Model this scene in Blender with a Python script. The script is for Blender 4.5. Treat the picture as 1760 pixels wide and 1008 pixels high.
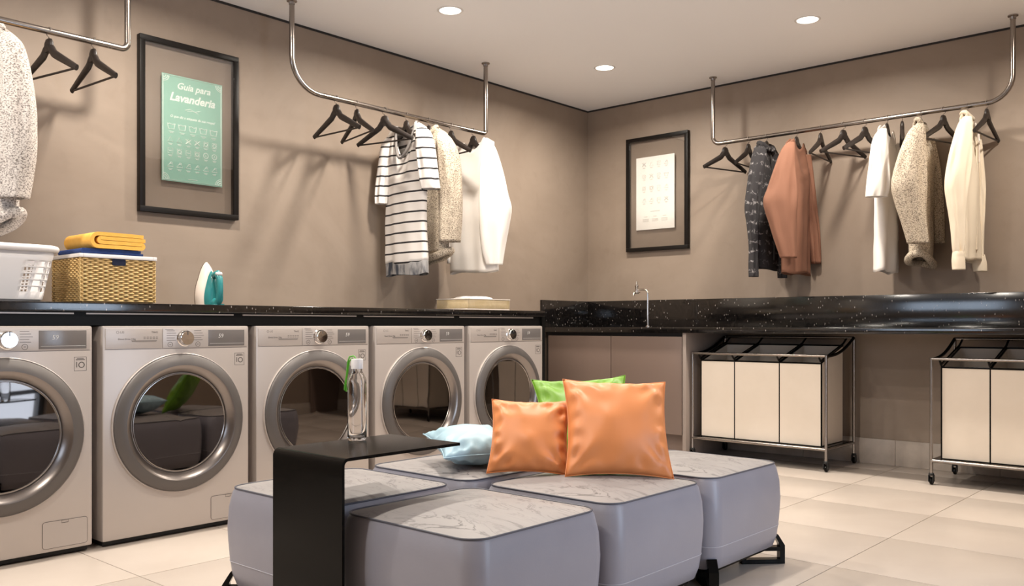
import bpy, bmesh, math, random
from mathutils import Vector, Matrix, noise as mnoise

for o in list(bpy.data.objects):
    bpy.data.objects.remove(o)
S = bpy.context.scene
COL = S.collection
R = math.radians
PI = math.pi
random.seed(7)

# ------------------------------------------------------------------ camera
CX, CY, CZ = 4.148, -5.56, 0.85
XR, YF, CE = 4.45, -7.2, 2.52          # right wall, front wall (behind the camera), ceiling
cam = bpy.data.cameras.new('camera')
cam.sensor_fit = 'HORIZONTAL'
cam.sensor_width = 36.0
cam.lens = 1525.0 / 1760.0 * 36.0
cam.shift_y = 56.0 / 1760.0
cam.clip_start = 0.05
camo = bpy.data.objects.new('camera', cam)
camo.location = (CX, CY, CZ)
camo.rotation_euler = (R(90), 0, R(41.6))
COL.objects.link(camo)
S.camera = camo

# ------------------------------------------------------------------ light
S.view_settings.view_transform = 'Standard'
S.view_settings.look = 'None'
S.view_settings.gamma = 1.0
S.view_settings.use_curve_mapping = False
S.view_settings.exposure = 0.08
W = bpy.data.worlds.new('world')
S.world = W
W.use_nodes = True
W.node_tree.nodes['Background'].inputs[0].default_value = (0.72, 0.84, 1.0, 1)
W.node_tree.nodes['Background'].inputs[1].default_value = 1.0

SPOT_W = 25.0
SPOT_COL = (1.0, 0.92, 0.81)
DAY_COL = (0.66, 0.80, 1.0)


def area_light(name, loc, rot, sx, sy, power):
    l = bpy.data.lights.new(name, 'AREA')
    l.shape = 'RECTANGLE'
    l.size, l.size_y = sx, sy
    l.energy = power
    l.color = DAY_COL
    o = bpy.data.objects.new(name, l)
    o.location = loc
    o.rotation_euler = rot
    COL.objects.link(o)


# daylight outside the two windows (one in the wall behind the camera, one glazed door in the right wall)
WIN_F = (0.15, 1.95, 1.08, 2.20)       # X0 X1 z0 z1 in the wall behind the camera
WIN_R = (-3.65, -2.74, 0.04, 1.95)     # Y0 Y1 z0 z1 in the right wall
area_light('daylight_front', ((WIN_F[0] + WIN_F[1]) / 2, YF - 0.30, (WIN_F[2] + WIN_F[3]) / 2), (R(90), 0, 0), 1.8, 1.12, 26)
area_light('daylight_right', (XR + 0.30, (WIN_R[0] + WIN_R[1]) / 2, (WIN_R[2] + WIN_R[3]) / 2), (R(90), 0, R(90)), 0.9, 1.9, 30)

# ------------------------------------------------------------------ materials
MATS = {}


def mat(name, col=(0.8, 0.8, 0.8), rough=0.5, metal=0.0, **kw):
    if name in MATS:
        return MATS[name]
    m = bpy.data.materials.new(name)
    m.use_nodes = True
    b = m.node_tree.nodes['Principled BSDF']
    b.inputs['Base Color'].default_value = (*col, 1)
    b.inputs['Roughness'].default_value = rough
    b.inputs['Metallic'].default_value = metal
    for k, v in kw.items():
        b.inputs[k.replace('_', ' ')].default_value = v
    MATS[name] = m
    return m


class NT:
    """tiny node helper"""
    def __init__(s, m):
        s.m, s.t = m, m.node_tree
        s.b = s.t.nodes['Principled BSDF']

    def n(s, ty, **kw):
        x = s.t.nodes.new(ty)
        for k, v in kw.items():
            setattr(x, k, v)
        return x

    def l(s, a, b):
        s.t.links.new(a, b)

    def coord(s, scale=(1, 1, 1), kind='Object'):
        c = s.n('ShaderNodeTexCoord')
        mp = s.n('ShaderNodeMapping')
        mp.inputs['Scale'].default_value = scale
        s.l(c.outputs[kind], mp.inputs['Vector'])
        return mp.outputs[0]

    def noise(s, vec, scale, detail=4, rough=0.5, dist=0.0):
        x = s.n('ShaderNodeTexNoise')
        x.inputs['Scale'].default_value = scale
        x.inputs['Detail'].default_value = detail
        x.inputs['Roughness'].default_value = rough
        x.inputs['Distortion'].default_value = dist
        s.l(vec, x.inputs['Vector'])
        return x.outputs['Fac']

    def ramp(s, fac, stops, interp='LINEAR'):
        r = s.n('ShaderNodeValToRGB')
        r.color_ramp.interpolation = interp
        e = r.color_ramp.elements
        while len(e) < len(stops):
            e.new(0.5)
        for i, (p, c) in enumerate(stops):
            e[i].position = p
            e[i].color = (*c, 1)
        s.l(fac, r.inputs['Fac'])
        return r.outputs['Color']

    def mix(s, a, b, fac, mode='MIX'):
        x = s.n('ShaderNodeMix', data_type='RGBA', blend_type=mode)
        for sock, v in ((x.inputs['Factor'], fac), (x.inputs['A'], a), (x.inputs['B'], b)):
            if isinstance(v, (int, float)):
                sock.default_value = v
            elif isinstance(v, tuple):
                sock.default_value = (*v, 1)
            else:
                s.l(v, sock)
        return x.outputs['Result']

    def base(s, c):
        s.l(c, s.b.inputs['Base Color'])

    def bump(s, fac, strength, dist=0.01):
        x = s.n('ShaderNodeBump')
        x.inputs['Strength'].default_value = strength
        x.inputs['Distance'].default_value = dist
        s.l(fac, x.inputs['Height'])
        s.l(x.outputs[0], s.b.inputs['Normal'])


def noisy(name, c1, c2, scale, rough=0.5, bump=0.0, bscale=None, stops=(0.35, 0.65), dist=0.0, detail=4, stretch=(1, 1, 1), bdist=0.004, **kw):
    m = mat(name, c1, rough, **kw)
    n = NT(m)
    v = n.coord(stretch)
    n.base(n.ramp(n.noise(v, scale, detail, 0.6, dist), [(stops[0], c1), (stops[1], c2)]))
    if bump:
        n.bump(n.noise(v, bscale or scale, 3), bump, bdist)
    return m


def wall_material():
    m = mat('taupe_stucco', (0.36, 0.29, 0.24), 0.62)
    n = NT(m)
    v = n.coord()
    big = n.ramp(n.noise(v, 1.1, 5, 0.62, 0.6), [(0.30, (0.245, 0.186, 0.141)), (0.70, (0.325, 0.255, 0.200))])
    fine = n.noise(v, 9, 5, 0.6, 0.3)
    col = n.mix(big, (0.215, 0.160, 0.120), n.ramp(fine, [(0.55, (0, 0, 0)), (0.85, (0.45, 0.45, 0.45))]))
    n.base(col)
    n.bump(n.noise(v, 14, 4), 0.06, 0.01)
    return m


def granite_material():
    m = mat('black_granite', (0.01, 0.009, 0.009), 0.12, Specular_IOR_Level=0.9)
    n = NT(m)
    v = n.coord((1, 1, 0.45))
    sp = n.n('ShaderNodeTexVoronoi')
    sp.inputs['Scale'].default_value = 75
    n.l(v, sp.inputs['Vector'])
    speck = n.ramp(sp.outputs['Distance'], [(0.13, (1, 1, 1)), (0.22, (0, 0, 0))])
    cell = n.n('ShaderNodeSeparateColor')
    n.l(sp.outputs['Color'], cell.inputs[0])
    pick = n.ramp(cell.outputs[0], [(0.60, (0, 0, 0)), (0.66, (1, 1, 1))])
    f = n.mix(speck, pick, 1.0, 'MULTIPLY')
    grain = n.ramp(n.noise(v, 120, 3), [(0.45, (0.004, 0.0035, 0.0035)), (0.80, (0.022, 0.018, 0.016))])
    n.base(n.mix(grain, (0.30, 0.27, 0.25), f))
    return m


def tile_material():
    m = mat('beige_porcelain', (0.62, 0.52, 0.43), 0.34)
    n = NT(m)
    info = n.n('ShaderNodeObjectInfo')
    g = n.n('ShaderNodeNewGeometry')
    a = n.ramp(n.noise(g.outputs['Position'], 2.2, 6, 0.65, 0.4), [(0.3, (0.49, 0.418, 0.362)), (0.7, (0.545, 0.475, 0.415))])
    sp = n.ramp(n.noise(g.outputs['Position'], 70, 3, 0.7), [(0.66, (0, 0, 0)), (0.78, (0.35, 0.35, 0.35))])
    a = n.mix(a, (0.38, 0.31, 0.25), sp)
    tone = n.ramp(info.outputs['Random'], [(0, (0.975, 0.975, 0.975)), (1, (1.0, 1.0, 1.0))])
    n.base(n.mix(a, tone, 1.0, 'MULTIPLY'))
    return m


def glass_pane(name, refl=0.12, tint=(1, 1, 1)):
    """thin sheet of clear glass: see-through plus a mirror share that grows at grazing angles"""
    if name in MATS:
        return MATS[name]
    m = bpy.data.materials.new(name)
    m.use_nodes = True
    t = m.node_tree
    t.nodes.clear()
    out = t.nodes.new('ShaderNodeOutputMaterial')
    mx = t.nodes.new('ShaderNodeMixShader')
    tr = t.nodes.new('ShaderNodeBsdfTransparent')
    tr.inputs[0].default_value = (*tint, 1)
    gl = t.nodes.new('ShaderNodeBsdfGlossy')
    gl.inputs['Roughness'].default_value = 0.02
    lw = t.nodes.new('ShaderNodeLayerWeight')
    lw.inputs[0].default_value = 0.25
    ma = t.nodes.new('ShaderNodeMath')
    ma.operation = 'ADD'
    ma.use_clamp = True
    ma.inputs[1].default_value = refl
    mu = t.nodes.new('ShaderNodeMath')
    mu.operation = 'MULTIPLY'
    mu.inputs[1].default_value = 0.5
    t.links.new(lw.outputs['Fresnel'], mu.inputs[0])
    t.links.new(mu.outputs[0], ma.inputs[0])
    t.links.new(ma.outputs[0], mx.inputs[0])
    t.links.new(tr.outputs[0], mx.inputs[1])
    t.links.new(gl.outputs[0], mx.inputs[2])
    t.links.new(mx.outputs[0], out.inputs[0])
    MATS[name] = m
    return m


def emissive(name, col, st):
    m = mat(name, col, 0.5)
    b = m.node_tree.nodes['Principled BSDF']
    b.inputs['Emission Color'].default_value = (*col, 1)
    b.inputs['Emission Strength'].default_value = st
    return m


def knit_material(name, light, mid, dark):
    m = mat(name, light, 0.9)
    n = NT(m)
    v = n.coord((1, 1, 1.5))
    f = n.noise(v, 150, 2, 0.7)
    n.base(n.ramp(f, [(0.39, dark), (0.47, mid), (0.56, light)]))
    n.bump(f, 0.5, 0.004)
    return m


def cloth_material(name, col, fold=0.0, rough=0.85):
    m = mat(name, col, rough)
    n = NT(m)
    v = n.coord()
    f = n.noise(v, 260, 2)
    n.bump(f, 0.12, 0.002)
    return m


def stripe_material():
    m = mat('striped_jersey', (0.75, 0.70, 0.66), 0.85)
    n = NT(m)
    c = n.n('ShaderNodeTexCoord')
    sx = n.n('ShaderNodeSeparateXYZ')
    n.l(c.outputs['Object'], sx.inputs[0])
    mu = n.n('ShaderNodeMath', operation='MULTIPLY')
    mu.inputs[1].default_value = 1.0 / 0.0575
    n.l(sx.outputs['Z'], mu.inputs[0])
    fr = n.n('ShaderNodeMath', operation='FRACT')
    n.l(mu.outputs[0], fr.inputs[0])
    n.base(n.ramp(fr.outputs[0], [(0.0, (0.02, 0.018, 0.02)), (0.17, (0.76, 0.71, 0.67))], 'CONSTANT'))
    return m


def plaid_material():
    m = mat('dark_plaid_wool', (0.03, 0.028, 0.03), 0.9)
    n = NT(m)
    v = n.coord()
    w = n.n('ShaderNodeTexWave', wave_type='BANDS', bands_direction='Z')
    w.inputs['Scale'].default_value = 5.2
    w.inputs['Distortion'].default_value = 3.5
    w.inputs['Detail'].default_value = 3
    w.inputs['Detail Scale'].default_value = 6
    n.l(v, w.inputs['Vector'])
    nz = n.noise(v, 26, 4, 0.7, 1.5)
    a = n.ramp(w.outputs['Fac'], [(0.62, (0, 0, 0)), (0.92, (1, 1, 1))])
    b = n.ramp(nz, [(0.50, (0, 0, 0)), (0.62, (1, 1, 1))])
    f = n.mix(a, b, 1.0, 'MULTIPLY')
    n.base(n.mix((0.030, 0.027, 0.029), (0.30, 0.28, 0.28), f))
    return m


def leather_top_material():
    m = mat('distressed_leather_top', (0.46, 0.42, 0.40), 0.5)
    n = NT(m)
    v = n.coord((1.0, 2.4, 1.0))
    f = n.noise(v, 5.0, 6, 0.62, 2.6)
    streak = n.ramp(f, [(0.485, (0, 0, 0)), (0.53, (1, 1, 1)), (0.575, (0, 0, 0))])
    blot = n.ramp(n.noise(v, 2.4, 3, 0.5, 0.5), [(0.40, (0, 0, 0)), (0.65, (1, 1, 1))])
    k = n.mix(streak, blot, 1.0, 'MULTIPLY')
    base = n.ramp(n.noise(v, 3.0, 4), [(0.3, (0.26, 0.240, 0.238)), (0.7, (0.315, 0.292, 0.284))])
    n.base(n.mix(base, (0.085, 0.076, 0.078), k))
    n.bump(f, 0.10, 0.01)
    return m


def silk_material(name, col):
    m = mat(name, col, 0.45)
    n = NT(m)
    v = n.coord()
    n.bump(n.noise(v, 300, 2), 0.05, 0.002)
    return m


M_WALL = wall_material()
M_CEIL = mat('ceiling_paint', (0.92, 0.91, 0.915), 0.7)
M_GRAN = granite_material()
M_TILE = tile_material()
M_GROUT = mat('grout', (0.26, 0.21, 0.17), 0.9)
M_SKIRT = noisy('skirting_porcelain', (0.42, 0.36, 0.31), (0.50, 0.43, 0.37), 12, 0.4)
M_STEEL = mat('brushed_steel', (0.30, 0.265, 0.24), 0.24, 1.0)
M_CHROME = mat('chrome', (0.80, 0.78, 0.76), 0.08, 1.0)
M_DSTEEL = mat('dark_chrome', (0.36, 0.33, 0.31), 0.25, 1.0)
M_BLACK = mat('black_metal', (0.005, 0.0045, 0.004), 0.16, Specular_IOR_Level=0.1)
M_BLKGLOSS = mat('black_fascia', (0.004, 0.004, 0.004), 0.45, Specular_IOR_Level=0.15)
M_RUBBER = mat('black_rubber', (0.012, 0.012, 0.012), 0.6)
M_HANG = noisy('dark_stained_wood', (0.012, 0.008, 0.0065), (0.022, 0.015, 0.012), 18, 0.45, stretch=(1, 6, 6))
M_FRAME = mat('black_frame', (0.008, 0.006, 0.005), 0.4, Specular_IOR_Level=0.2)
M_GLASS = glass_pane('picture_glass', 0.10)
M_WGLASS = glass_pane('window_glass', 0.05)
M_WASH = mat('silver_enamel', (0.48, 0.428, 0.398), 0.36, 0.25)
M_RING = mat('grey_door_ring', (0.115, 0.103, 0.098), 0.45, 0.4)
M_RINGIN = mat('polished_ring', (0.25, 0.222, 0.208), 0.28, 0.9)
M_DGLASS = mat('dark_door_glass', (0.135, 0.118, 0.108), 0.03, 1.0)
M_DISP = mat('grey_display', (0.16, 0.145, 0.14), 0.18)
M_PRINT = mat('grey_print', (0.10, 0.088, 0.082), 0.6)
M_LPRINT = mat('faint_print', (0.22, 0.195, 0.18), 0.6)
M_DIGIT = mat('pale_digits', (0.62, 0.60, 0.58), 0.5)
M_CAB = mat('taupe_lacquer', (0.185, 0.132, 0.108), 0.33)
M_CABE = mat('taupe_edge', (0.30, 0.245, 0.215), 0.4)
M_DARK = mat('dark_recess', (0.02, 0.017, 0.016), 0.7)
M_BAG = noisy('cream_canvas', (0.76, 0.66, 0.55), (0.80, 0.70, 0.59), 4, 0.85, bump=0.05, bscale=200)
M_LEATHER = noisy('grey_lilac_leather', (0.290, 0.282, 0.325), (0.310, 0.302, 0.347), 4, 0.36, bump=0.04, bscale=160)
M_LTOP = leather_top_material()
M_PIPE = mat('dark_piping', (0.09, 0.09, 0.11), 0.5)
M_THREAD = mat('pale_thread', (0.50, 0.49, 0.53), 0.6)
M_WHITE = mat('white_plastic', (0.80, 0.77, 0.76), 0.35)
M_TOWELW = cloth_material('white_terry', (0.82, 0.78, 0.75))
M_YELLOW = noisy('yellow_terry', (0.82, 0.42, 0.07), (0.87, 0.47, 0.09), 30, 0.9, bump=0.25, bscale=300)
M_NAVY = noisy('navy_terry', (0.010, 0.030, 0.13), (0.015, 0.045, 0.18), 30, 0.9, bump=0.25, bscale=300)
M_DNAVY = mat('dark_navy_lining', (0.003, 0.007, 0.03), 0.9)
M_WICK = noisy('straw_wicker', (0.60, 0.40, 0.155), (0.72, 0.50, 0.22), 40, 0.6)
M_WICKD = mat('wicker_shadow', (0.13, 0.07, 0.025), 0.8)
M_WICKP = noisy('pale_wicker', (0.56, 0.42, 0.23), (0.64, 0.50, 0.31), 14, 0.6, bump=0.3, bscale=60)
M_TEAL = mat('teal_plastic', (0.03, 0.22, 0.23), 0.22)
M_CREAM = mat('cream_plastic', (0.80, 0.70, 0.62), 0.3)
M_GREENP = mat('green_cord', (0.10, 0.42, 0.03), 0.5)
M_MINT = mat('mint_paper', (0.30, 0.53, 0.43), 0.6)
M_PAPER = mat('ivory_paper', (0.95, 0.92, 0.87), 0.6)
M_INKW = mat('white_ink', (0.80, 0.86, 0.80), 0.6)
M_INKG = mat('grey_ink', (0.50, 0.47, 0.42), 0.6)
M_INKD = mat('dark_ink', (0.33, 0.32, 0.29), 0.6)
M_LAMP = emissive('lamp_glow', (1.0, 0.93, 0.80), 7.0)
M_LTRIM = mat('white_trim', (0.75, 0.72, 0.70), 0.4)
M_KNIT = knit_material('speckled_knit', (0.60, 0.51, 0.40), (0.42, 0.345, 0.265), (0.16, 0.125, 0.095))
M_KNITW = knit_material('pale_speckled_knit', (0.66, 0.60, 0.55), (0.50, 0.445, 0.405), (0.16, 0.135, 0.12))
M_TEE = stripe_material()
M_TEEGREY = noisy('grey_mottled_hem', (0.035, 0.04, 0.055), (0.36, 0.345, 0.34), 9, 0.9, stretch=(2.2, 2.2, 0.6), stops=(0.36, 0.52))
M_TEETRIM = mat('grey_rib', (0.22, 0.20, 0.19), 0.9)
M_WSHIRT = cloth_material('white_cotton', (0.86, 0.81, 0.76))
M_BROWN = cloth_material('rust_brown_knit', (0.225, 0.100, 0.060))
M_PLAID = plaid_material()
M_IVORY = cloth_material('cream_cotton', (0.80, 0.69, 0.54))
M_ORANGE = silk_material('orange_satin', (0.72, 0.255, 0.085))
M_GREEN = silk_material('green_satin', (0.150, 0.33, 0.018))
M_BLUE = silk_material('pale_blue_satin', (0.36, 0.53, 0.62))
M_CLEAR = mat('clear_bottle', (1, 1, 1), 0.02, Transmission_Weight=1.0, IOR=1.3)
M_WFRAME = mat('window_frame_black', (0.02, 0.02, 0.02), 0.4)


# ------------------------------------------------------------------ mesh helpers
class MB:
    def __init__(s):
        s.v, s.f = [], []

    def add(s, vs, fs):
        k = len(s.v)
        s.v += [tuple(p) for p in vs]
        s.f += [tuple(i + k for i in f) for f in fs]
        return s

    def box(s, x0, x1, y0, y1, z0, z1, b=0.0):
        if b <= 0:
            vs = [(x, y, z) for x in (x0, x1) for y in (y0, y1) for z in (z0, z1)]
            return s.add(vs, [(0, 1, 3, 2), (4, 6, 7, 5), (0, 4, 5, 1), (2, 3, 7, 6), (0, 2, 6, 4), (1, 5, 7, 3)])
        bm = bmesh.new()
        bmesh.ops.create_cube(bm, size=1)
        for v in bm.verts:
            v.co = Vector(((x0 + x1) / 2 + v.co.x * (x1 - x0), (y0 + y1) / 2 + v.co.y * (y1 - y0), (z0 + z1) / 2 + v.co.z * (z1 - z0)))
        bmesh.ops.bevel(bm, geom=bm.edges[:], offset=b, segments=2, profile=0.6, affect='EDGES')
        bm.verts.index_update()  # solid dark core paints the shade between the strands
        s.add([v.co[:] for v in bm.verts], [[v.index for v in f.verts] for f in bm.faces])
        bm.free()
        return s

    def tube(s, pts, r, n=10, closed=False, cap=True, flat=1.0, up=None):
        pts = [Vector(p) for p in pts]
        m = len(pts)
        rs = r if isinstance(r, (list, tuple)) else [r] * m
        rings = []
        ref = Vector(up) if up else None
        prev = None
        for i, p in enumerate(pts):
            a = pts[(i - 1) % m] if (closed or i) else p
            c = pts[(i + 1) % m] if (closed or i < m - 1) else p
            t = (c - a).normalized()
            if prev is None:
                u = ref if ref else (Vector((0, 0, 1)) if abs(t.z) < 0.9 else Vector((1, 0, 0)))
            else:
                u = prev
            u = (u - t * u.dot(t)).normalized()
            w = t.cross(u)
            prev = u
            rings.append([p + (u * math.cos(2 * PI * k / n) * flat + w * math.sin(2 * PI * k / n)) * rs[i] for k in range(n)])
        vs = [q for ring in rings for q in ring]
        fs = []
        for i in range(m if closed else m - 1):
            j = (i + 1) % m
            for k in range(n):
                l = (k + 1) % n
                fs.append((i * n + k, i * n + l, j * n + l, j * n + k))
        if cap and not closed:
            fs.append(tuple(reversed(range(n))))
            fs.append(tuple((m - 1) * n + k for k in range(n)))
        return s.add(vs, fs)

    def lathe(s, prof, n=32, axis='Z', org=(0, 0, 0), close_ends=True):
        vs = []
        for (r, h) in prof:
            for k in range(n):
                a = 2 * PI * k / n
                if axis == 'Z':
                    q = (r * math.cos(a), r * math.sin(a), h)
                elif axis == 'X':
                    q = (h, r * math.cos(a), r * math.sin(a))
                else:
                    q = (r * math.sin(a), h, r * math.cos(a))
                vs.append((q[0] + org[0], q[1] + org[1], q[2] + org[2]))
        fs = []
        for i in range(len(prof) - 1):
            for k in range(n):
                l = (k + 1) % n
                fs.append((i * n + k, i * n + l, (i + 1) * n + l, (i + 1) * n + k))
        if close_ends:
            if prof[0][0] > 1e-6:
                fs.append(tuple(reversed(range(n))))
            if prof[-1][0] > 1e-6:
                fs.append(tuple((len(prof) - 1) * n + k for k in range(n)))
        return s.add(vs, fs)

    def prism(s, poly, h0, h1, plane='XY'):
        """extrude a 2-D outline between h0 and h1 along the third axis"""
        def put(a, b, h):
            return {'XY': (a, b, h), 'XZ': (a, h, b), 'YZ': (h, a, b)}[plane]
        n = len(poly)
        vs = [put(a, b, h0) for a, b in poly] + [put(a, b, h1) for a, b in poly]
        fs = [tuple(reversed(range(n))), tuple(range(n, 2 * n))]
        for i in range(n):
            j = (i + 1) % n
            fs.append((i, j, n + j, n + i))
        return s.add(vs, fs)

    def ribbon(s, path, th, h0, h1, plane='YZ'):
        """a sheet of thickness th that follows an open 2-D path, extruded"""
        P = [Vector((a, b)) for a, b in path]
        left, right = [], []
        for i, p in enumerate(P):
            a = P[max(i - 1, 0)]
            c = P[min(i + 1, len(P) - 1)]
            t = (c - a).normalized()
            nrm = Vector((-t.y, t.x)) * th / 2
            left.append(p + nrm)
            right.append(p - nrm)
        def put(q, h):
            return {'XY': (q.x, q.y, h), 'XZ': (q.x, h, q.y), 'YZ': (h, q.x, q.y)}[plane]
        n = len(P)
        vs = []
        for h in (h0, h1):
            vs += [put(q, h) for q in left] + [put(q, h) for q in right]
        fs = []
        for i in range(n - 1):
            fs.append((i, i + 1, 2 * n + i + 1, 2 * n + i))
            fs.append((n + i, 3 * n + i, 3 * n + i + 1, n + i + 1))
            fs.append((i, n + i, n + i + 1, i + 1))
            fs.append((2 * n + i, 2 * n + i + 1, 3 * n + i + 1, 3 * n + i))
        fs.append((0, 2 * n, 3 * n, n))
        fs.append((n - 1, 2 * n - 1, 4 * n - 1, 3 * n - 1))
        return s.add(vs, fs)

    def grid(s, nu, nv, fn, wrap=False, skip=None):
        vs = [fn(i, j) for j in range(nv) for i in range(nu)]
        fs = []
        for j in range(nv - 1):
            for i in range(nu if wrap else nu - 1):
                if skip and skip(i, j):
                    continue
                k = (i + 1) % nu
                fs.append((j * nu + i, j * nu + k, (j + 1) * nu + k, (j + 1) * nu + i))
        return s.add(vs, fs)

    def build(s, name, m, parent=None, smooth=None, loc=None):
        me = bpy.data.meshes.new(name)
        me.from_pydata(s.v, [], s.f)
        bm = bmesh.new()
        bm.from_mesh(me)
        bmesh.ops.recalc_face_normals(bm, faces=bm.faces[:])
        bm.to_mesh(me)
        bm.free()
        o = bpy.data.objects.new(name, me)
        COL.objects.link(o)
        if m:
            me.materials.append(m)
        if smooth is not None:
            for p in me.polygons:
                p.use_smooth = True
            if smooth < 170:
                me.set_sharp_from_angle(angle=R(smooth))
        if parent:
            o.parent = parent
        if loc:
            o.location = loc
        return o


def box(name, m, parent, *a, b=0.0):
    return MB().box(*a, b=b).build(name, m, parent, smooth=40 if b else None)


def thing(name, label, cat, loc=(0, 0, 0), rz=0.0, group=None):
    o = bpy.data.objects.new(name, None)
    COL.objects.link(o)
    o.location = loc
    o.rotation_euler = (0, 0, rz)
    tag(o, label, cat, group)
    return o


def tag(o, label, cat, group=None):
    o['label'] = label
    o['category'] = cat
    if group:
        o['group'] = group
    return o


def struct(o):
    o['kind'] = 'structure'
    return o


def dup(root, loc=None, rz=None, label=None):
    r = root.copy()
    COL.objects.link(r)
    if loc is not None:
        r.location = loc
    if rz is not None:
        r.rotation_euler = (0, 0, rz)
    if label:
        r['label'] = label
    for ch in list(root.children):
        c = ch.copy()
        COL.objects.link(c)
        c.parent = r
        for g in list(ch.children):
            d = g.copy()
            COL.objects.link(d)
            d.parent = c
    return r


def arc(cx, cy, r, a0, a1, n=8):
    return [(cx + r * math.cos(R(a0 + (a1 - a0) * k / n)), cy + r * math.sin(R(a0 + (a1 - a0) * k / n))) for k in range(n + 1)]


def rrect(x0, x1, y0, y1, r, n=6):
    return arc(x1 - r, y1 - r, r, 0, 90, n) + arc(x0 + r, y1 - r, r, 90, 180, n) + arc(x0 + r, y0 + r, r, 180, 270, n) + arc(x1 - r, y0 + r, r, 270, 360, n)


def solidify(o, t, off=0.0):
    md = o.modifiers.new('thickness', 'SOLIDIFY')
    md.thickness = t
    md.offset = off
    return o


def text_mesh(name, body, size, m, parent, mat4, shear=0.0, align='CENTER', bold=0.0):
    """lettering: built flat in XY, then placed with mat4"""
    cu = bpy.data.curves.new(name, 'FONT')
    cu.body = body
    cu.size = size
    cu.align_x = align
    cu.align_y = 'CENTER'
    cu.shear = shear
    cu.offset = bold
    cu.resolution_u = 2
    cu.extrude = 0.0002
    o = bpy.data.objects.new(name + '_tmp', cu)
    COL.objects.link(o)
    dg = bpy.context.evaluated_depsgraph_get()
    me = bpy.data.meshes.new_from_object(o.evaluated_get(dg))
    bpy.data.objects.remove(o)
    bpy.data.curves.remove(cu)
    me.name = name
    me.transform(mat4)
    me.materials.clear()
    me.materials.append(m)
    ob = bpy.data.objects.new(name, me)
    COL.objects.link(ob)
    if parent:
        ob.parent = parent
    return ob


def sstep(a, b, x):
    t = max(0.0, min(1.0, (x - a) / (b - a)))
    return t * t * (3 - 2 * t)


# ================================================================== ROOM SHELL
WT = 0.15
floor = struct(box('floor', M_GROUT, None, -WT, XR + WT, YF - WT, WT, -0.12, -0.004))
PX, PY, OX, OY = 0.57, 0.56, 2.92, -1.35
tile_cache = {}
xs = sorted([OX + PX * k for k in range(-6, 4)])
ys = sorted([OY + PY * k for k in range(-12, 4)])
for i in range(len(xs) - 1):
    for j in range(len(ys) - 1):
        x0, x1 = max(xs[i], 0.0), min(xs[i + 1], XR)
        y0, y1 = max(ys[j], YF), min(ys[j + 1], 0.0)
        if x1 - x0 < 0.02 or y1 - y0 < 0.02:
            continue
        key = (round(x1 - x0, 3), round(y1 - y0, 3))
        if key not in tile_cache:
            g = 0.0015
            o = MB().box(-key[0] / 2 + g, key[0] / 2 - g, -key[1] / 2 + g, key[1] / 2 - g, -0.012, 0.0, b=0.0012).build('tile', M_TILE, floor, smooth=40)
            tile_cache[key] = o.data
        else:
            o = bpy.data.objects.new('tile', tile_cache[key])
            COL.objects.link(o)
            o.parent = floor
        o.location = ((x0 + x1) / 2, (y0 + y1) / 2, 0)

struct(box('ceiling', M_CEIL, None, -WT, XR + WT, YF - WT, WT, CE, CE + 0.12))
struct(box('wall_left', M_WALL, None, -WT, 0, YF - WT, WT, -0.004, CE))
struct(box('wall_back', M_WALL, None, 0, XR, 0, WT, -0.004, CE))


def wall_with_hole(name, axis, c0, c1, a0, a1, hole):
    h0, h1, z0, z1 = hole
    m = MB()
    def put(p0, p1, q0, q1):
        if axis == 'X':
            m.box(c0, c1, p0, p1, q0, q1)
        else:
            m.box(p0, p1, c0, c1, q0, q1)
    put(a0, h0, -0.004, CE)
    put(h1, a1, -0.004, CE)
    put(h0, h1, z1, CE)
    put(h0, h1, -0.004, z0)
    return struct(m.build(name, M_WALL))


wall_with_hole('wall_right', 'X', XR, XR + WT, YF - WT, WT, WIN_R)
wall_with_hole('wall_front', 'Y', YF - WT, YF, 0, XR, WIN_F)


def window(name, axis, c, hole, nm, rails):
    h0, h1, z0, z1 = hole
    root = bpy.data.objects.new(name, None)
    COL.objects.link(root)
    struct(root)
    fw = 0.05
    fr = MB()
    def put(m, p0, p1, q0, q1, d=0.03):
        if axis == 'X':
            m.box(c - d, c + d, p0, p1, q0, q1)
        else:
            m.box(p0, p1, c - d, c + d, q0, q1)
    put(fr, h0, h0 + fw, z0, z1)
    put(fr, h1 - fw, h1, z0, z1)
    put(fr, h0, h1, z0, z0 + fw)
    put(fr, h0, h1, z1 - fw, z1)
    fr.build('window_frame', M_WFRAME, root)
    for k in range(1, nm):
        p = h0 + (h1 - h0) * k / nm
        m = MB()
        put(m, p - 0.02, p + 0.02, z0 + fw, z1 - fw)
        m.build('mullion', M_WFRAME, root)
    for z in rails:
        m = MB()
        put(m, h0 + fw, h1 - fw, z - 0.02, z + 0.02)
        m.build('rail', M_WFRAME, root)
    for k in range(nm):
        m = MB()
        put(m, h0 + (h1 - h0) * k / nm + 0.02, h0 + (h1 - h0) * (k + 1) / nm - 0.02, z0 + fw, z1 - fw, 0.003)
        m.build('pane', M_WGLASS, root)


window('window_1', 'Y', YF - 0.09, WIN_F, 2, [])
window('window_2', 'X', XR + 0.09, WIN_R, 1, [0.47])

# dark strips paint the shade of the gap where ceiling meets walls
struct(box('shade_strip_1', M_DARK, None, 0.0003, 0.004, YF, -0.0045, CE - 0.012, CE - 0.0003))
struct(box('shade_strip_2', M_DARK, None, 0.0003, XR, -0.004, -0.0003, CE - 0.012, CE - 0.0003))

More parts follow.
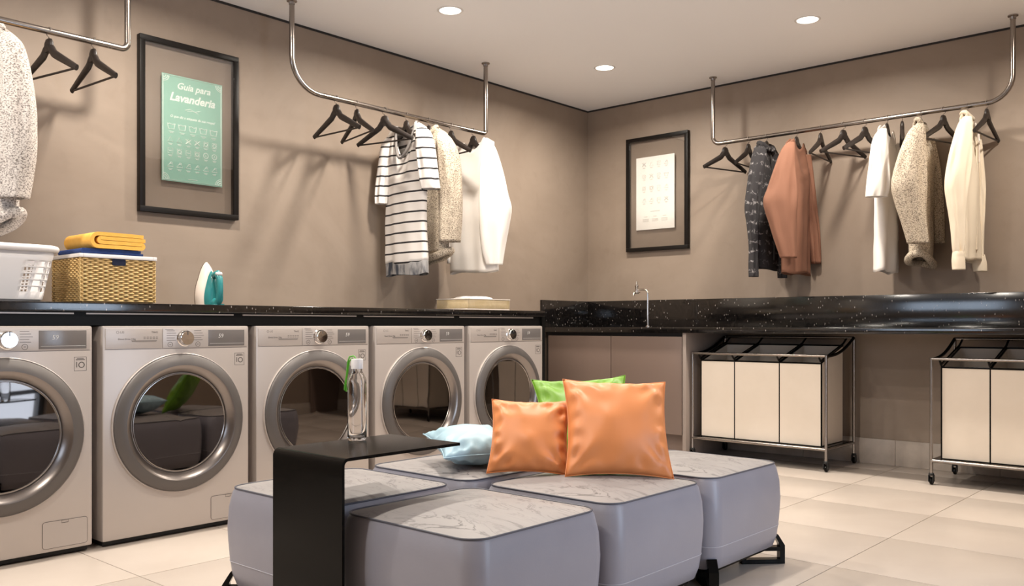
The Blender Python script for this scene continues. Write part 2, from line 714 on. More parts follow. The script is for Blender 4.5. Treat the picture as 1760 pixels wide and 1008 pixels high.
# tiled skirting along the back and right walls
bb = bpy.data.objects.new('baseboard_back', None)
COL.objects.link(bb)
struct(bb)
bx_edges = [1.205] + [x for x in (1.745, 2.32, 2.89, 3.46, 4.03) if x > 1.21] + [XR - 0.016]
for i in range(len(bx_edges) - 1):
    box('tile', M_SKIRT, bb, bx_edges[i] + 0.001, bx_edges[i + 1] - 0.001, -0.014, -0.0005, 0.0005, 0.155, b=0.001)
br = bpy.data.objects.new('baseboard_right', None)
COL.objects.link(br)
struct(br)
yy = 0.0
k = 0
while yy - 0.56 > WIN_R[1]:
    box('tile', M_SKIRT, br, XR - 0.014, XR - 0.0005, yy - 0.56 + 0.001, yy - 0.001 - (0.015 if k == 0 else 0), 0.0005, 0.155, b=0.001)
    yy -= 0.56
    k += 1

# ================================================================== DOWNLIGHTS
LAB = {(0, 0): 'round recessed ceiling lamp nearest the room corner',
       (1, 0): 'round recessed ceiling lamp nearest the right-hand rail of clothes',
       (0, 1): 'round recessed ceiling lamp above the washing machines, left of the corner one'}
lamp0 = None
ords = ['first', 'second', 'third', 'fourth', 'fifth']
for i, lx in enumerate((0.785, 2.14, 3.5)):
    for j, ly in enumerate(((-0.87, -2.265, -3.66, -5.05), (-0.87, -3.05, -5.30), (-0.87,))[i]):
        lab = LAB.get((i, j), 'round recessed ceiling lamp, %s row from the washers, %s from the back wall' % (ords[i], ords[j]))
        if lamp0 is None:
            lamp0 = thing('downlight', lab, 'ceiling lamp', (lx, ly, CE), group='recessed ceiling lamps')
            MB().lathe([(0.056, -0.001), (0.058, -0.004), (0.066, -0.004), (0.070, -0.0005)], 32, close_ends=False).build('trim_ring', M_LTRIM, lamp0, smooth=40)
            MB().lathe([(0.0, -0.003), (0.03, -0.0028), (0.056, -0.0012)], 32, close_ends=False).build('lens', M_LAMP, lamp0, smooth=60)
        else:
            dup(lamp0, (lx, ly, CE), 0, lab)
        sp = bpy.data.lights.new('downlight_beam', 'AREA')
        sp.shape = 'DISK'
        sp.size = 0.13
        sp.spread = R(164)
        sp.energy = SPOT_W
        sp.color = SPOT_COL
        so = bpy.data.objects.new('downlight_beam', sp)
        so.location = (lx, ly, CE - 0.006)
        COL.objects.link(so)

# ================================================================== WASHING MACHINES
XW = 0.74
WW, WP = 0.628, 0.6655
Y0W = -4.735          # left edge of the first machine
wl = ['silver front-load washing machine cut off by the left edge of the picture',
      'silver front-load washing machine below the woven straw basket, second from the left',
      'silver front-load washing machine behind the clear bottle, third from the left',
      'silver front-load washing machine behind the pale blue cushion, fourth from the left',
      'silver front-load washing machine at the corner end of the row']


def make_washer():
    t = thing('washing_machine', wl[0], 'washing machine', (XW, Y0W + WW / 2, 0), group='washing machines under the dark counter')
    h = WW / 2
    # local frame: x towards the room (front face at x=0), y along the row, z up
    MB().box(-0.60, 0.0, -h, h, 0.022, 0.848, b=0.008).build('body', M_WASH, t, smooth=40)
    for sx in (-0.55, -0.06):
        for sy in (-h + 0.06, h - 0.06):
            MB().lathe([(0.022, 0.0), (0.024, 0.004), (0.018, 0.022)], 16, org=(sx, sy, 0)).build('foot', M_RUBBER, t, smooth=40)
    MB().box(-0.58, -0.025, -h + 0.01, h - 0.01, 0.003, 0.0215).build('under_shade', M_RUBBER, t)  # black slab stands in for the shadow under the machine
    # drawer front and control panel
    dr = MB().box(0.0, 0.004, -h + 0.010, -0.079, 0.760, 0.838, b=0.0015).build('detergent_drawer', M_WASH, t, smooth=40)
    MB().prism([(-0.205, 0.792), (-0.10, 0.792), (-0.105, 0.7865), (-0.20, 0.7865)], 0.004, 0.0055, 'YZ').build('grip', M_LPRINT, dr)
    cp = MB().box(0.0, 0.004, -0.076, h - 0.010, 0.760, 0.838, b=0.0015).build('control_panel', M_WASH, t, smooth=40)
    fx = Matrix(((0, 0, 1, 0), (1, 0, 0, 0), (0, 1, 0, 0), (0, 0, 0, 1)))

    def at(y, z, x=0.0044):
        return Matrix.Translation((x, y, z)) @ fx
    # printed marks on the drawer
    m = MB()
    m.lathe([(0.0055, 0.0042), (0.0055, 0.0046), (0.0042, 0.0046), (0.0042, 0.0042)], 16, axis='X', org=(0, -0.258, 0.824), close_ends=False)
    m.build('emblem', M_LPRINT, dr)
    text_mesh('lettering', 'LG', 0.013, M_LPRINT, dr, at(-0.240, 0.824))
    text_mesh('lettering', 'ThinQ', 0.010, M_PRINT, dr, at(-0.110, 0.824))
    text_mesh('lettering', 'Direct Drive 12kg', 0.0095, M_PRINT, dr, at(-0.222, 0.797))
    m = MB()
    for k in range(5):
        y = -0.155 + k * 0.0125
        m.box(0.0040, 0.0046, y, y + 0.008, 0.797, 0.800)
        m.box(0.0040, 0.0046, y, y + 0.008, 0.803, 0.806)
    m.build('icons', M_LPRINT, dr)['kind'] = 'stuff'
    # dial and its legends
    di = MB().lathe([(0.034, 0.004), (0.034, 0.007), (0.031, 0.009), (0.030, 0.026), (0.027, 0.030), (0.0, 0.0305)], 40, axis='X', org=(0, 0.017, 0.799)).build('dial', M_CHROME, t, smooth=35)
    MB().box(0.0305, 0.0315, 0.0155, 0.0185, 0.812, 0.826).build('dial_mark', M_PRINT, di)
    m = MB()
    for k in range(5):
        z = 0.828 - k * 0.0095
        a = 0.018 + 0.006 * ((k * 7) % 3)
        m.box(0.0040, 0.0045, -0.060, -0.060 + a + 0.016, z, z + 0.0016)
        m.box(0.0040, 0.0045, 0.058, 0.058 + a + 0.014, z, z + 0.0016)
    m.box(0.0040, 0.0045, -0.066, -0.032, 0.834, 0.8355)
    m.build('legend_lines', M_PRINT, cp)['kind'] = 'stuff'
    m = MB()
    for y in (-0.045, 0.075):
        m.lathe([(0.0105, 0.0040), (0.0105, 0.0048), (0.0092, 0.0048), (0.0092, 0.0040)], 24, axis='X', org=(0, y, 0.7735), close_ends=False)
        m.box(0.0040, 0.0046, y - 0.004, y + 0.004, 0.7725, 0.7745)
    m.build('buttons', M_PRINT, cp)['kind'] = 'stuff'
    dp = MB().box(0.003, 0.0055, 0.122, 0.290, 0.7645, 0.832, b=0.001).build('display', M_DISP, t, smooth=40)
    text_mesh('digits', '59', 0.024, M_DIGIT, dp, at(0.178, 0.806, 0.0058), shear=0.15)
    MB().box(0.0054, 0.0059, 0.128, 0.286, 0.7745, 0.7755).build('display_line', M_DIGIT, dp)
    # sticker
    st = bpy.data.objects.new('sticker', None)
    m = MB()
    ya, yb, za, zb = 0.247, 0.292, 0.681, 0.733
    for q in ((ya, yb, za, za + 0.001), (ya, yb, zb - 0.001, zb), (ya, ya + 0.001, za, zb), (yb - 0.001, yb, za, zb)):
        m.box(0.0, 0.0008, *q)
    m.box(0.0, 0.0008, ya + 0.006, yb - 0.006, zb - 0.012, zb - 0.009)
    m.box(0.0, 0.0008, ya + 0.010, yb - 0.010, zb - 0.007, zb - 0.005)
    m.lathe([(0.0115, 0.0), (0.0115, 0.0009), (0.0085, 0.0009), (0.0085, 0.0)], 24, axis='X', org=(0, 0.274, 0.703), close_ends=False)
    st = m.build('sticker', M_PRINT, t)
    text_mesh('lettering', '1', 0.030, M_PRINT, st, at(0.256, 0.703, 0.0009))
    # door: wide grey ring, polished inner bevel, dark bulging glass
    zc = 0.457
    MB().lathe([(0.2815, 0.0), (0.2815, 0.010), (0.2795, 0.012), (0.2765, 0.010)], 96, axis='X', org=(0, 0.0, zc), close_ends=False).build('door_rim', M_WASH, t, smooth=40)
    MB().lathe([(0.277, 0.0), (0.2765, 0.014), (0.272, 0.020), (0.240, 0.030), (0.233, 0.031)], 96, axis='X', org=(0, 0.0, zc), close_ends=False).build('door', M_RING, t, smooth=50)
    MB().lathe([(0.233, 0.031), (0.229, 0.0295), (0.220, 0.023), (0.210, 0.013), (0.203, 0.003), (0.200, -0.004)], 96, axis='X', org=(0, 0.0, zc), close_ends=False).build('door_bevel', M_RINGIN, t, smooth=60)
    MB().lathe([(0.2, 0.001), (0.1985, 0.0055), (0.196, 0.006), (0.194, 0.003)], 96, axis='X', org=(0, 0.0, zc), close_ends=False).build('glass_trim', M_DSTEEL, t, smooth=50)
    MB().lathe([(0.1965, 0.003), (0.12, 0.0045), (0.06, 0.0052), (0.0, 0.0055)], 96, axis='X', org=(0, 0.0, zc), close_ends=False).build('door_glass', M_DGLASS, t, smooth=60)
    # filter flap
    fl = MB()
    outline = rrect(h - 0.178, h - 0.019, 0.036, 0.134, 0.010, 4)
    fl.prism(outline, 0.0, 0.0012, 'YZ')
    f = fl.build('filter_flap', M_WASH, t)
    fr = [(0.0013, a, b) for a, b in outline]
    MB().tube(fr, 0.0007, 4, closed=True).build('flap_groove', M_PRINT, f)
    lt = [(0.0016, a, b) for a, b in ((h - 0.112, 0.1335), (h - 0.112, 0.124), (h - 0.088, 0.124), (h - 0.088, 0.1335))]
    MB().tube(lt, 0.0009, 4, closed=True).build('latch', M_PRINT, f)
    # seam between control panel and front
    MB().box(0.0, 0.0006, -h + 0.009, h - 0.009, 0.7565, 0.7578).build('seam', M_PRINT, t)
    return t


w0 = make_washer()
for k in range(1, 5):
    dup(w0, (XW, Y0W + WW / 2 + WP * k, 0), 0, wl[k])

# ================================================================== COUNTER OVER THE MACHINES
YCE = -1.405
cnt = thing('laundry_counter', 'long black granite counter running over the five washing machines', 'counter', (0, 0, 0))
MB().box(0.0005, XW - 0.012, -4.86, YCE, 0.903, 0.938, b=0.004).build('slab', M_GRAN, cnt, smooth=40)
box('fascia', M_BLKGLOSS, cnt, XW - 0.055, XW - 0.030, -4.84, YCE, 0.851, 0.9028)
box('end_panel', M_BLKGLOSS, cnt, 0.0005, XW - 0.014, YCE - 0.026, YCE, 0.0005, 0.9028)
box('end_panel', M_BLKGLOSS, cnt, 0.0005, XW - 0.014, -4.84, -4.815, 0.0005, 0.9028)
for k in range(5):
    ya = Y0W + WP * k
    box('edge_strip', M_WASH, cnt, XW - 0.0298, XW - 0.024, ya - 0.05, ya + 0.57, 0.893, 0.8985)  # pale strip paints the washer top's reflection in the dark fascia
# back board closes the gap behind the machines
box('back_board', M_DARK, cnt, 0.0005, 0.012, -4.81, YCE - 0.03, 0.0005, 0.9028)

# ================================================================== BACK COUNTER, BACKSPLASH, SINK CABINET
bc = thing('sink_counter', 'long black granite worktop with upstand along the right-hand wall', 'counter', (0, 0, 0))
YB = -0.58
MB().box(0.0005, XR - 0.02, YB, -0.0005, 0.803, 0.838, b=0.004).build('slab', M_GRAN, bc, smooth=40)
MB().box(0.0005, XR - 0.02, -0.022, -0.0005, 0.8385, 1.037, b=0.002).build('backsplash', M_GRAN, bc, smooth=40)
MB().box(0.0005, 0.022, YB, -0.0225, 0.8385, 1.037, b=0.002).build('backsplash', M_GRAN, bc, smooth=40)
box('support_panel', M_CAB, bc, XR - 0.06, XR - 0.03, YB + 0.02, -0.016, 0.0005, 0.8028)

sc = thing('sink_cabinet', 'taupe two-door base cabinet under the tap in the room corner', 'cabinet', (0, 0, 0))
MB().box(0.03, 1.176, YB + 0.045, -0.002, 0.14, 0.8025).build('body', M_DARK, sc)
box('toe_kick', M_CAB, sc, 0.03, 1.176, YB + 0.075, YB + 0.09, 0.0005, 0.139)
box('door', M_CAB, sc, 0.06, 0.611, YB + 0.022, YB + 0.042, 0.142, 0.778, b=0.002)
box('door', M_CAB, sc, 0.616, 1.170, YB + 0.022, YB + 0.042, 0.142, 0.778, b=0.002)
box('side_panel', M_CABE, sc, 1.179, 1.204, YB + 0.016, -0.002, 0.0005, 0.8025, b=0.001)

# tap: tall pipe rising from the worktop, arm to the left with a valve body
tp = thing('tap', 'chrome wall-less tap on a tall thin pipe standing on the granite worktop', 'tap', (0.745, -0.30, 0.8385))
tp['label'] = 'chrome tap on a tall thin pipe standing on the granite worktop'
pipe = [(0, 0, 0.0), (0, 0, 0.235)] + [(-0.03 + 0.03 * math.cos(R(a)), 0, 0.235 + 0.03 * math.sin(R(a))) for a in (20, 45, 70, 90)] + [(-0.085, 0, 0.265)]
MB().tube(pipe, 0.0065, 12).build('pipe', M_CHROME, tp, smooth=50)
MB().lathe([(0.016, 0.0), (0.016, 0.005), (0.009, 0.012), (0.0066, 0.013)], 20).build('base_flange', M_CHROME, tp, smooth=40)
MB().lathe([(0.011, 0.235), (0.015, 0.240), (0.015, 0.252), (0.011, 0.256), (0.011, 0.282), (0.014, 0.286), (0.014, 0.295), (0.009, 0.299), (0.008, 0.318), (0.004, 0.324)], 20, org=(-0.092, 0, 0)).build('valve', M_CHROME, tp, smooth=40)
MB().tube([(-0.092, 0, 0.245), (-0.092, -0.028, 0.243), (-0.092, -0.036, 0.236), (-0.092, -0.037, 0.222)], 0.008, 12).build('spout', M_CHROME, tp, smooth=50)
MB().tube([(-0.122, 0, 0.246), (-0.062, 0, 0.246)], 0.005, 8).build('handle', M_CHROME, tp, smooth=50)

# ================================================================== LAUNDRY SORTERS
def make_sorter(label, loc):
    t = thing('laundry_sorter', label, 'laundry cart', loc, group='laundry carts under the right-hand worktop')
    Wd, D = 0.875, 0.43                   # local x 0..Wd, y 0 (front) .. D (back)
    r = 0.009
    for x in (0, Wd):
        for y, zt in ((0, 0.677), (D, 0.779)):
            MB().tube([(x, y, 0.055), (x, y, zt)], r, 10).build('post', M_DSTEEL, t, smooth=50)
            c = MB()
            c.lathe([(0.014, 0.050), (0.014, 0.060), (0.010, 0.064)], 14, org=(x, y, 0))
            c.box(x - 0.013, x - 0.009, y - 0.012, y + 0.014, 0.016, 0.052)
            c.box(x + 0.009, x + 0.013, y - 0.012, y + 0.014, 0.016, 0.052)
            ca = c.build('caster', M_RUBBER, t, smooth=35)
            MB().lathe([(0.0, -0.008), (0.017, -0.008), (0.020, -0.005), (0.020, 0.005), (0.017, 0.008), (0.0, 0.008)], 20, axis='X', org=(x, y + 0.006, 0.0205)).build('wheel', M_BLACK, ca, smooth=35)
    MB().tube([(0, 0, 0.672), (Wd, 0, 0.672)], 0.0085, 10).build('front_rail', M_STEEL, t, smooth=50)
    MB().tube([(0, D, 0.774), (Wd, D, 0.774)], 0.0085, 10).build('back_rail', M_DSTEEL, t, smooth=50)
    MB().tube([(0, 0, 0.128), (Wd, 0, 0.128)], 0.0095, 10).build('bottom_rail', M_STEEL, t, smooth=50)
    MB().tube([(0, D, 0.128), (Wd, D, 0.128)], 0.0085, 10).build('bottom_rail', M_DSTEEL, t, smooth=50)
    for x in (0, Wd):
        MB().tube([(x, 0, 0.128), (x, D, 0.128)], 0.0085, 10).build('bottom_rail', M_DSTEEL, t, smooth=50)
        pts = [(x, D * k / 10, 0.670 + 0.104 * (k / 10) - 0.030 * math.sin(PI * k / 10)) for k in range(11)]
        MB().tube(pts, 0.009, 8).build('side_bar', M_BLACK, t, smooth=50)
    ed = (0.04, 0.275, 0.571, 0.83)
    yb0, yb1 = 0.040, 0.375
    for i in range(3):
        x0, x1 = ed[i] + 0.0035, ed[i + 1] - 0.0035
        def zt(y):
            return 0.622 + (y - yb0) / (yb1 - yb0) * 0.10
        b = MB()
        P = [(x0, yb0, 0.142), (x1, yb0, 0.142), (x1, yb1, 0.142), (x0, yb1, 0.142), (x0, yb0, zt(yb0)), (x1, yb0, zt(yb0)), (x1, yb1, zt(yb1)), (x0, yb1, zt(yb1))]
        b.add(P, [(0, 3, 2, 1), (0, 1, 5, 4), (1, 2, 6, 5), (2, 3, 7, 6), (3, 0, 4, 7)])
        bg = solidify(b.build('bag', M_BAG, t), 0.004, -1)
        rim = [P[4], P[5], P[6], P[7]]
        MB().tube([(p[0], p[1], p[2] + 0.004) for p in rim], 0.0055, 6, closed=True).build('bag_hoop', M_BLACK, bg, smooth=50)
    for i, e in enumerate(ed):
        MB().tube([(e, 0.004, 0.668), (e, 0.03, 0.640), (e, yb1, 0.738), (e, D, 0.770)], 0.006, 8).build('hanging_rod', M_BLACK, t, smooth=50)
        if 0 < i < 3:
            MB().box(e - 0.003, e + 0.003, yb0 - 0.001, yb0 + 0.006, 0.140, 0.640).build('divider', M_BLACK, t)
    box('edge_strip', M_BLACK, t, ed[0] - 0.004, ed[0] + 0.003, yb0 - 0.001, yb0 + 0.006, 0.138, 0.64)
    box('edge_strip', M_BLACK, t, ed[3] - 0.003, ed[3] + 0.004, yb0 - 0.001, yb0 + 0.006, 0.138, 0.64)
    box('base_tray', M_BLACK, t, 0.010, Wd - 0.010, 0.010, D - 0.010, 0.132, 0.138)
    return t


s0 = make_sorter('wheeled laundry cart with three cream bags standing beside the sink cabinet', (1.222, -0.512, 0.0005))
dup(s0, (2.678, -0.535, 0.0005), 0, 'wheeled laundry cart with cream bags cut off by the right picture edge')

# ================================================================== HANGING RAILS
def make_rail(label, pts, posts):
    t = thing('hanging_rail', label, 'clothes rail', (0, 0, 0), group='steel clothes rails hung from the ceiling')
    MB().tube(pts, 0.0135, 14).build('rod', M_STEEL, t, smooth=60)
    for p in posts:
        MB().lathe([(0.026, CE - 0.0005), (0.026, CE - 0.006), (0.017, CE - 0.010), (0.015, CE - 0.022), (0.0137, CE - 0.023)], 20, org=(p[0], p[1], 0)).build('flange', M_DSTEEL, t, smooth=40)
    return t


RZ = 2.068
RX1, RY2 = 0.28, -0.205


def rail_path(a, b, axis, fixed, ra, rb):
    """down at a, along, up at b; ra / rb are the elbow radii"""
    def P(s, z):
        return (fixed, s, z) if axis == 'Y' else (s, fixed, z)
    pts = [P(a, CE), P(a, RZ + ra + 0.15), P(a, RZ + ra)]
    for k in range(1, 9):
        q = R(90 * k / 8)
        pts.append(P(a + ra * (1 - math.cos(q)), RZ + ra * (1 - math.sin(q))))
    n = 6
    for k in range(1, n):
        pts.append(P(a + ra + (b - rb - a - ra) * k / n, RZ))
    for k in range(0, 9):
        q = R(90 * k / 8)
        pts.append(P(b - rb * (1 - math.sin(q)), RZ + rb * (1 - math.cos(q))))
    pts += [P(b, RZ + rb + 0.15), P(b, CE)]
    return pts


make_rail('steel clothes rail above the washing machines, between the mint poster and the corner', rail_path(-2.905, -1.455, 'Y', RX1, 0.17, 0.025), [(RX1, -2.905), (RX1, -1.455)])
make_rail('steel clothes rail cut off by the left picture edge above the white basket', rail_path(-5.20, -3.758, 'Y', RX1, 0.17, 0.03), [(RX1, -5.20), (RX1, -3.758)])
make_rail('long steel clothes rail along the right-hand wall', rail_path(1.20, 2.995, 'X', RY2, 0.05, 0.13), [(1.20, RY2), (2.995, RY2)])

# ---- hangers
HL = 0.195


def make_hanger():
    t = thing('coat_hanger', '', 'hanger', (0, 0, 0))
    # arms: swept bar, thick at the neck, slim at the ends
    pts, rs = [], []
    for k in range(-10, 11):
        s = k / 10.0
        x = HL * s
        z = -0.056 - 0.024 * sstep(0.0, 0.22, abs(s)) - 0.100 * abs(s)
        pts.append((x, 0, z))
        rs.append(0.0195 - 0.0065 * abs(s))
    a = MB().tube(pts, rs, 10, up=(0, 0, 1))
    for i, v in enumerate(a.v):
        a.v[i] = (v[0], v[1] * 0.62, v[2])
    a.lathe([(0.0, -0.090), (0.030, -0.088), (0.032, -0.072), (0.029, -0.050), (0.020, -0.034), (0.0, -0.028)], 16, close_ends=False)
    for i in range(21 * 10, len(a.v)):
        v = a.v[i]
        a.v[i] = (v[0], v[1] * 0.36, v[2])
    a.build('arms', M_HANG, t, smooth=60)
    MB().tube([(-HL + 0.012, 0, -0.181), (HL - 0.012, 0, -0.181)], 0.0048, 8).build('trouser_bar', M_HANG, t, smooth=60)
    hk = [(0, 0, -0.040), (0, 0, -0.024), (0.001, 0.010, -0.021), (0.001, 0.0175, -0.010), (0, 0.0185, 0.003), (0, 0.013, 0.0135), (0, 0.0, 0.0165), (0, -0.013, 0.0135), (0, -0.0185, 0.002)]
    MB().tube(hk, 0.0019, 6).build('hook', M_CHROME, t, smooth=60)
    return t


hanger_first = [make_hanger(), False]


def hang(loc, deg, label, group):
    if not hanger_first[1]:
        t = hanger_first[0]
        hanger_first[1] = True
        t.location = loc
        t.rotation_euler = (0, 0, R(deg))
    else:
        t = dup(hanger_first[0], loc, R(deg))
    t['label'] = label
    t['group'] = group
    return t


G1, G0, G2 = 'hangers on the rail above the washers', 'hangers on the far left rail', 'hangers on the right-hand rail'
# hook opening lies across the rod: local y is along the rod for these rails, so the hook is turned inside the mesh
for ch in hanger_first[0].children:
    if ch.name.startswith('hook'):
        ch.rotation_euler = (0, 0, R(90))
D1 = 'dark wooden hanger'
hang((RX1, -2.624, RZ), 1, 'empty dark wooden hanger at the left end of the rail above the washers', G1)
hang((RX1, -2.486, RZ), -13, 'empty dark wooden hanger, second from left on the rail above the washers', G1)
hang((RX1, -2.288, RZ), 12, 'empty dark wooden hanger overlapping the neck of the striped tee', G1)
hang((RX1, -2.126, RZ), -12, 'dark wooden hanger holding the striped tee', G1)
hang((RX1, -1.952, RZ), -10, 'dark wooden hanger holding the speckled cardigan beside the striped tee', G1)
hang((RX1, -1.764, RZ), -8, 'empty dark wooden hanger between the speckled cardigan and the white pullover', G1)
hang((RX1, -1.570, RZ), -6, 'dark wooden hanger holding the white pullover', G1)
hang((RX1, -4.300, RZ), 0, 'dark wooden hanger holding the speckled pullover at the left picture edge', G0)
hang((RX1, -4.088, RZ), 10, 'empty dark wooden hanger next to the speckled pullover at the left picture edge', G0)
hang((RX1, -3.908, RZ), 3, 'empty dark wooden hanger nearest the mint poster frame', G0)
H2 = [(1.290, -106, 'empty dark wooden hanger at the left end of the right-hand rail'),
      (1.458, -88, 'empty dark wooden hanger just left of the dark plaid jacket'),
      (1.585, -84, 'dark wooden hanger holding the dark plaid jacket'),
      (1.785, -88, 'dark wooden hanger holding the rust brown pullover'),
      (1.939, -86, 'empty dark wooden hanger just right of the rust brown pullover'),
      (2.080, -110, 'empty dark wooden hanger halfway along the right-hand rail, sixth from left'),
      (2.209, -107, 'empty dark wooden hanger just left of the white tee'),
      (2.337, -84, 'dark wooden hanger holding the white tee'),
      (2.422, -70, 'narrow-looking empty dark wooden hanger between white tee and speckled cardigan'),
      (2.525, -82, 'dark wooden hanger holding the speckled cardigan on the right-hand rail'),
      (2.646, -106, 'empty dark wooden hanger between the speckled cardigan and the cream shirt'),
      (2.770, -84, 'dark wooden hanger holding the cream shirt'),
      (2.868, -94, 'empty dark wooden hanger at the right end of the right-hand rail')]
for x, d, lab in H2:
    hang((x, RY2, RZ), d, lab, G2)

# ================================================================== GARMENTS
def g_body(sw, L, cw, hw, d, nw, nf, nb, fs, seed, amp, slope=0.52, z0=-0.052, hem_wave=0.006, v0=0.0, v1=1.0, N=72, Mr=44):
    """local x along the hanger, fs = which side (-1 / +1 in local y) is the garment's front"""
    rnd = random.Random(seed)
    ph = [rnd.uniform(0, 6.28) for _ in range(6)]
    def fn(i, j):
        v = v0 + (v1 - v0) * j / (Mr - 1)
        a = 2 * PI * i / N
        c, s = math.cos(a), math.sin(a)
        cc = math.copysign(abs(c) ** 0.75, c)
        ss = math.copysign(abs(s) ** 0.75, s)
        w = sw + (cw - sw) * sstep(0.0, 0.3, v) + (hw - cw) * sstep(0.3, 1.0, v)
        dd = 0.014 + (d - 0.014) * sstep(0.0, 0.25, v)
        x = w * cc
        xt = abs(sw * cc)
        if xt > nw:
            zt = z0 - (xt - nw) * slope
        else:
            dip = nf if s * fs > 0 else nb
            zt = z0 - dip * (1 - (xt / nw) ** 2) ** 0.8
        ze = -L + hem_wave * math.sin(3 * a + ph[0])
        z = zt + (ze - zt) * v
        y = dd * ss
        f = sstep(0.05, 0.7, v)
        y += amp * f * (math.sin(x * 26 + ph[1] + 1.5 * v) * 0.6 + math.sin(x * 47 + ph[2] - 2 * v) * 0.4) * (1 if s > 0 else 0.9)
        x += amp * 0.5 * f * math.sin(z * 9 + ph[3])
        y += 0.005 * mnoise.noise(Vector((x * 11 + seed, y * 4, z * 8)))
        return (x, y, z)
    return MB().grid(N, Mr, fn, wrap=True)


def g_sleeve(rows, ang, thin, seed, amp=0.006, N=36, sub=7):
    """a hanging sleeve: level rings (x, y, z, half width); ang = direction of its wide side, thin = depth / width"""
    m = len(rows)
    e1 = Vector((math.cos(R(ang)), math.sin(R(ang)), 0))
    e2 = Vector((-e1.y, e1.x, 0))
    st_ = []
    for i in range(m - 1):
        p0, p1, p2, p3 = [Vector(rows[min(max(k, 0), m - 1)]) for k in (i - 1, i, i + 1, i + 2)]
        for k in range(sub):
            t = k / sub
            st_.append(0.5 * ((2 * p1) + (p2 - p0) * t + (2 * p0 - 5 * p1 + 4 * p2 - p3) * t * t + (3 * p1 - p0 - 3 * p2 + p3) * t ** 3))
    st_.append(Vector(rows[-1]))
    n = len(st_)
    top = rows[0][2]
    def fn(i, j):
        q = st_[j]
        w = max(q[3], 0.008)
        d = max(w * thin, 0.010) if j > 3 else w * thin + 0.002
        a = 2 * PI * i / N
        c, s_ = math.cos(a), math.sin(a)
        cc = math.copysign(abs(c) ** 0.8, c)
        ss = math.copysign(abs(s_) ** 0.8, s_)
        v = sstep(0.0, 0.25, top - q[2])
        fold = amp * v * (math.sin(cc * 5.5 + seed + q[2] * 7) + 0.6 * math.sin(cc * 9 - seed * 2 - q[2] * 11))
        fold += 0.006 * v * mnoise.noise(Vector((cc * 1.5 + seed, s_, q[2] * 9)))
        p = Vector((q[0], q[1], q[2])) + e1 * (w * cc) + e2 * (d * ss + fold)
        return (p.x, p.y, p.z)
    b = MB().grid(N, n, fn, wrap=True)
    b.f.append(tuple(range(N)))
    return b


def garment(name, label, cat, loc, deg, m, body, sleeves, extras=None):
    t = thing(name, label, cat, loc, R(deg), group='clothes on the rails')
    solidify(g_body(**body).build('body', m, t, smooth=170), 0.003)
    for (rows, thin, seed) in sleeves:
        solidify(g_sleeve(rows, 41.6 - deg, thin, seed).build('sleeve', m, t, smooth=60), 0.003)
    if extras:
        extras(t)
    return t


def neck_trim(t, m, nw, nf, nb, fs, z0, r, d=0.022):
    pts = []
    for k in range(40):
        a = 2 * PI * k / 40
        x = nw * math.cos(a)
        s = math.sin(a)
        dip = (nf if s * fs > 0 else nb) * (1 - (x / nw) ** 2) ** 0.8
        pts.append((x, s * (d + (dip * 0.10 if s * fs > 0 else 0)), z0 - dip))
    MB().tube(pts, r, 8, closed=True).build('neckband', m, t, smooth=60)


# --- striped tee (above the washers)
TEE = dict(sw=0.195, L=0.925, cw=0.180, hw=0.188, d=0.040, nw=0.098, nf=0.200, nb=0.025, fs=-1, seed=3, amp=0.010)


def tee_extra(t):
    neck_trim(t, M_TEETRIM, 0.098, 0.200, 0.022, -1, -0.052, 0.0085, 0.020)
    solidify(g_body(**TEE, v0=0.915, v1=1.0).build('hem_band', M_TEEGREY, t, smooth=170), 0.003)


garment('striped_tee', 'white tee with thin black stripes and a grey mottled hem', 't-shirt', (RX1, -2.126, RZ), -6, M_TEE,
        dict(TEE, v1=0.915),
        [([(0.170, -0.020, -0.100, 0.018), (0.190, -0.019, -0.132, 0.042), (0.200, -0.013, -0.208, 0.054), (0.211, -0.004, -0.318, 0.055), (0.218, 0.003, -0.400, 0.055), (0.224, 0.010, -0.452, 0.052)], 0.6, 1.0),
         ([(-0.150, -0.012, -0.110, 0.017), (-0.159, -0.024, -0.156, 0.034), (-0.167, -0.034, -0.272, 0.040), (-0.175, -0.042, -0.376, 0.042), (-0.180, -0.048, -0.450, 0.038), (-0.180, -0.050, -0.500, 0.036)], 0.6, 2.0)], tee_extra)


def knit_extra(m, zh, w, d, fs=-1):
    def f(t):
        pts = []
        for k in range(48):
            a = 2 * PI * k / 48
            pts.append((w * math.copysign(abs(math.cos(a)) ** 0.75, math.cos(a)), d * math.copysign(abs(math.sin(a)) ** 0.75, math.sin(a)), zh + 0.014 * math.sin(a * 2 + 0.7) + 0.02 * math.cos(a)))
        MB().tube(pts, 0.021, 12, closed=True).build('rolled_hem', m, t, smooth=170)
        neck_trim(t, m, 0.08, 0.055, 0.0, fs, -0.05, 0.014, 0.02)
    return f


FARK = [(-0.150, 0.0, -0.115, 0.018), (-0.170, 0.0, -0.16, 0.040), (-0.180, 0.0, -0.30, 0.050), (-0.185, 0.0, -0.50, 0.050), (-0.185, 0.0, -0.70, 0.046)]
# --- speckled cardigan (above the washers)
garment('speckled_cardigan', 'beige speckled knit cardigan between the striped tee and white pullover', 'cardigan', (RX1, -1.952, RZ), -8, M_KNIT,
        dict(sw=0.190, L=0.80, cw=0.190, hw=0.195, d=0.062, nw=0.08, nf=0.06, nb=0.02, fs=-1, seed=5, amp=0.010),
        [([(0.175, -0.030, -0.105, 0.019), (0.195, -0.028, -0.145, 0.045), (0.212, -0.016, -0.207, 0.058), (0.221, -0.005, -0.297, 0.064), (0.226, 0.0, -0.41, 0.065), (0.226, 0.0, -0.579, 0.065), (0.221, -0.005, -0.737, 0.061)], 0.75, 1.0), (FARK, 0.7, 2.0)],
        knit_extra(M_KNIT, -0.815, 0.200, 0.060))

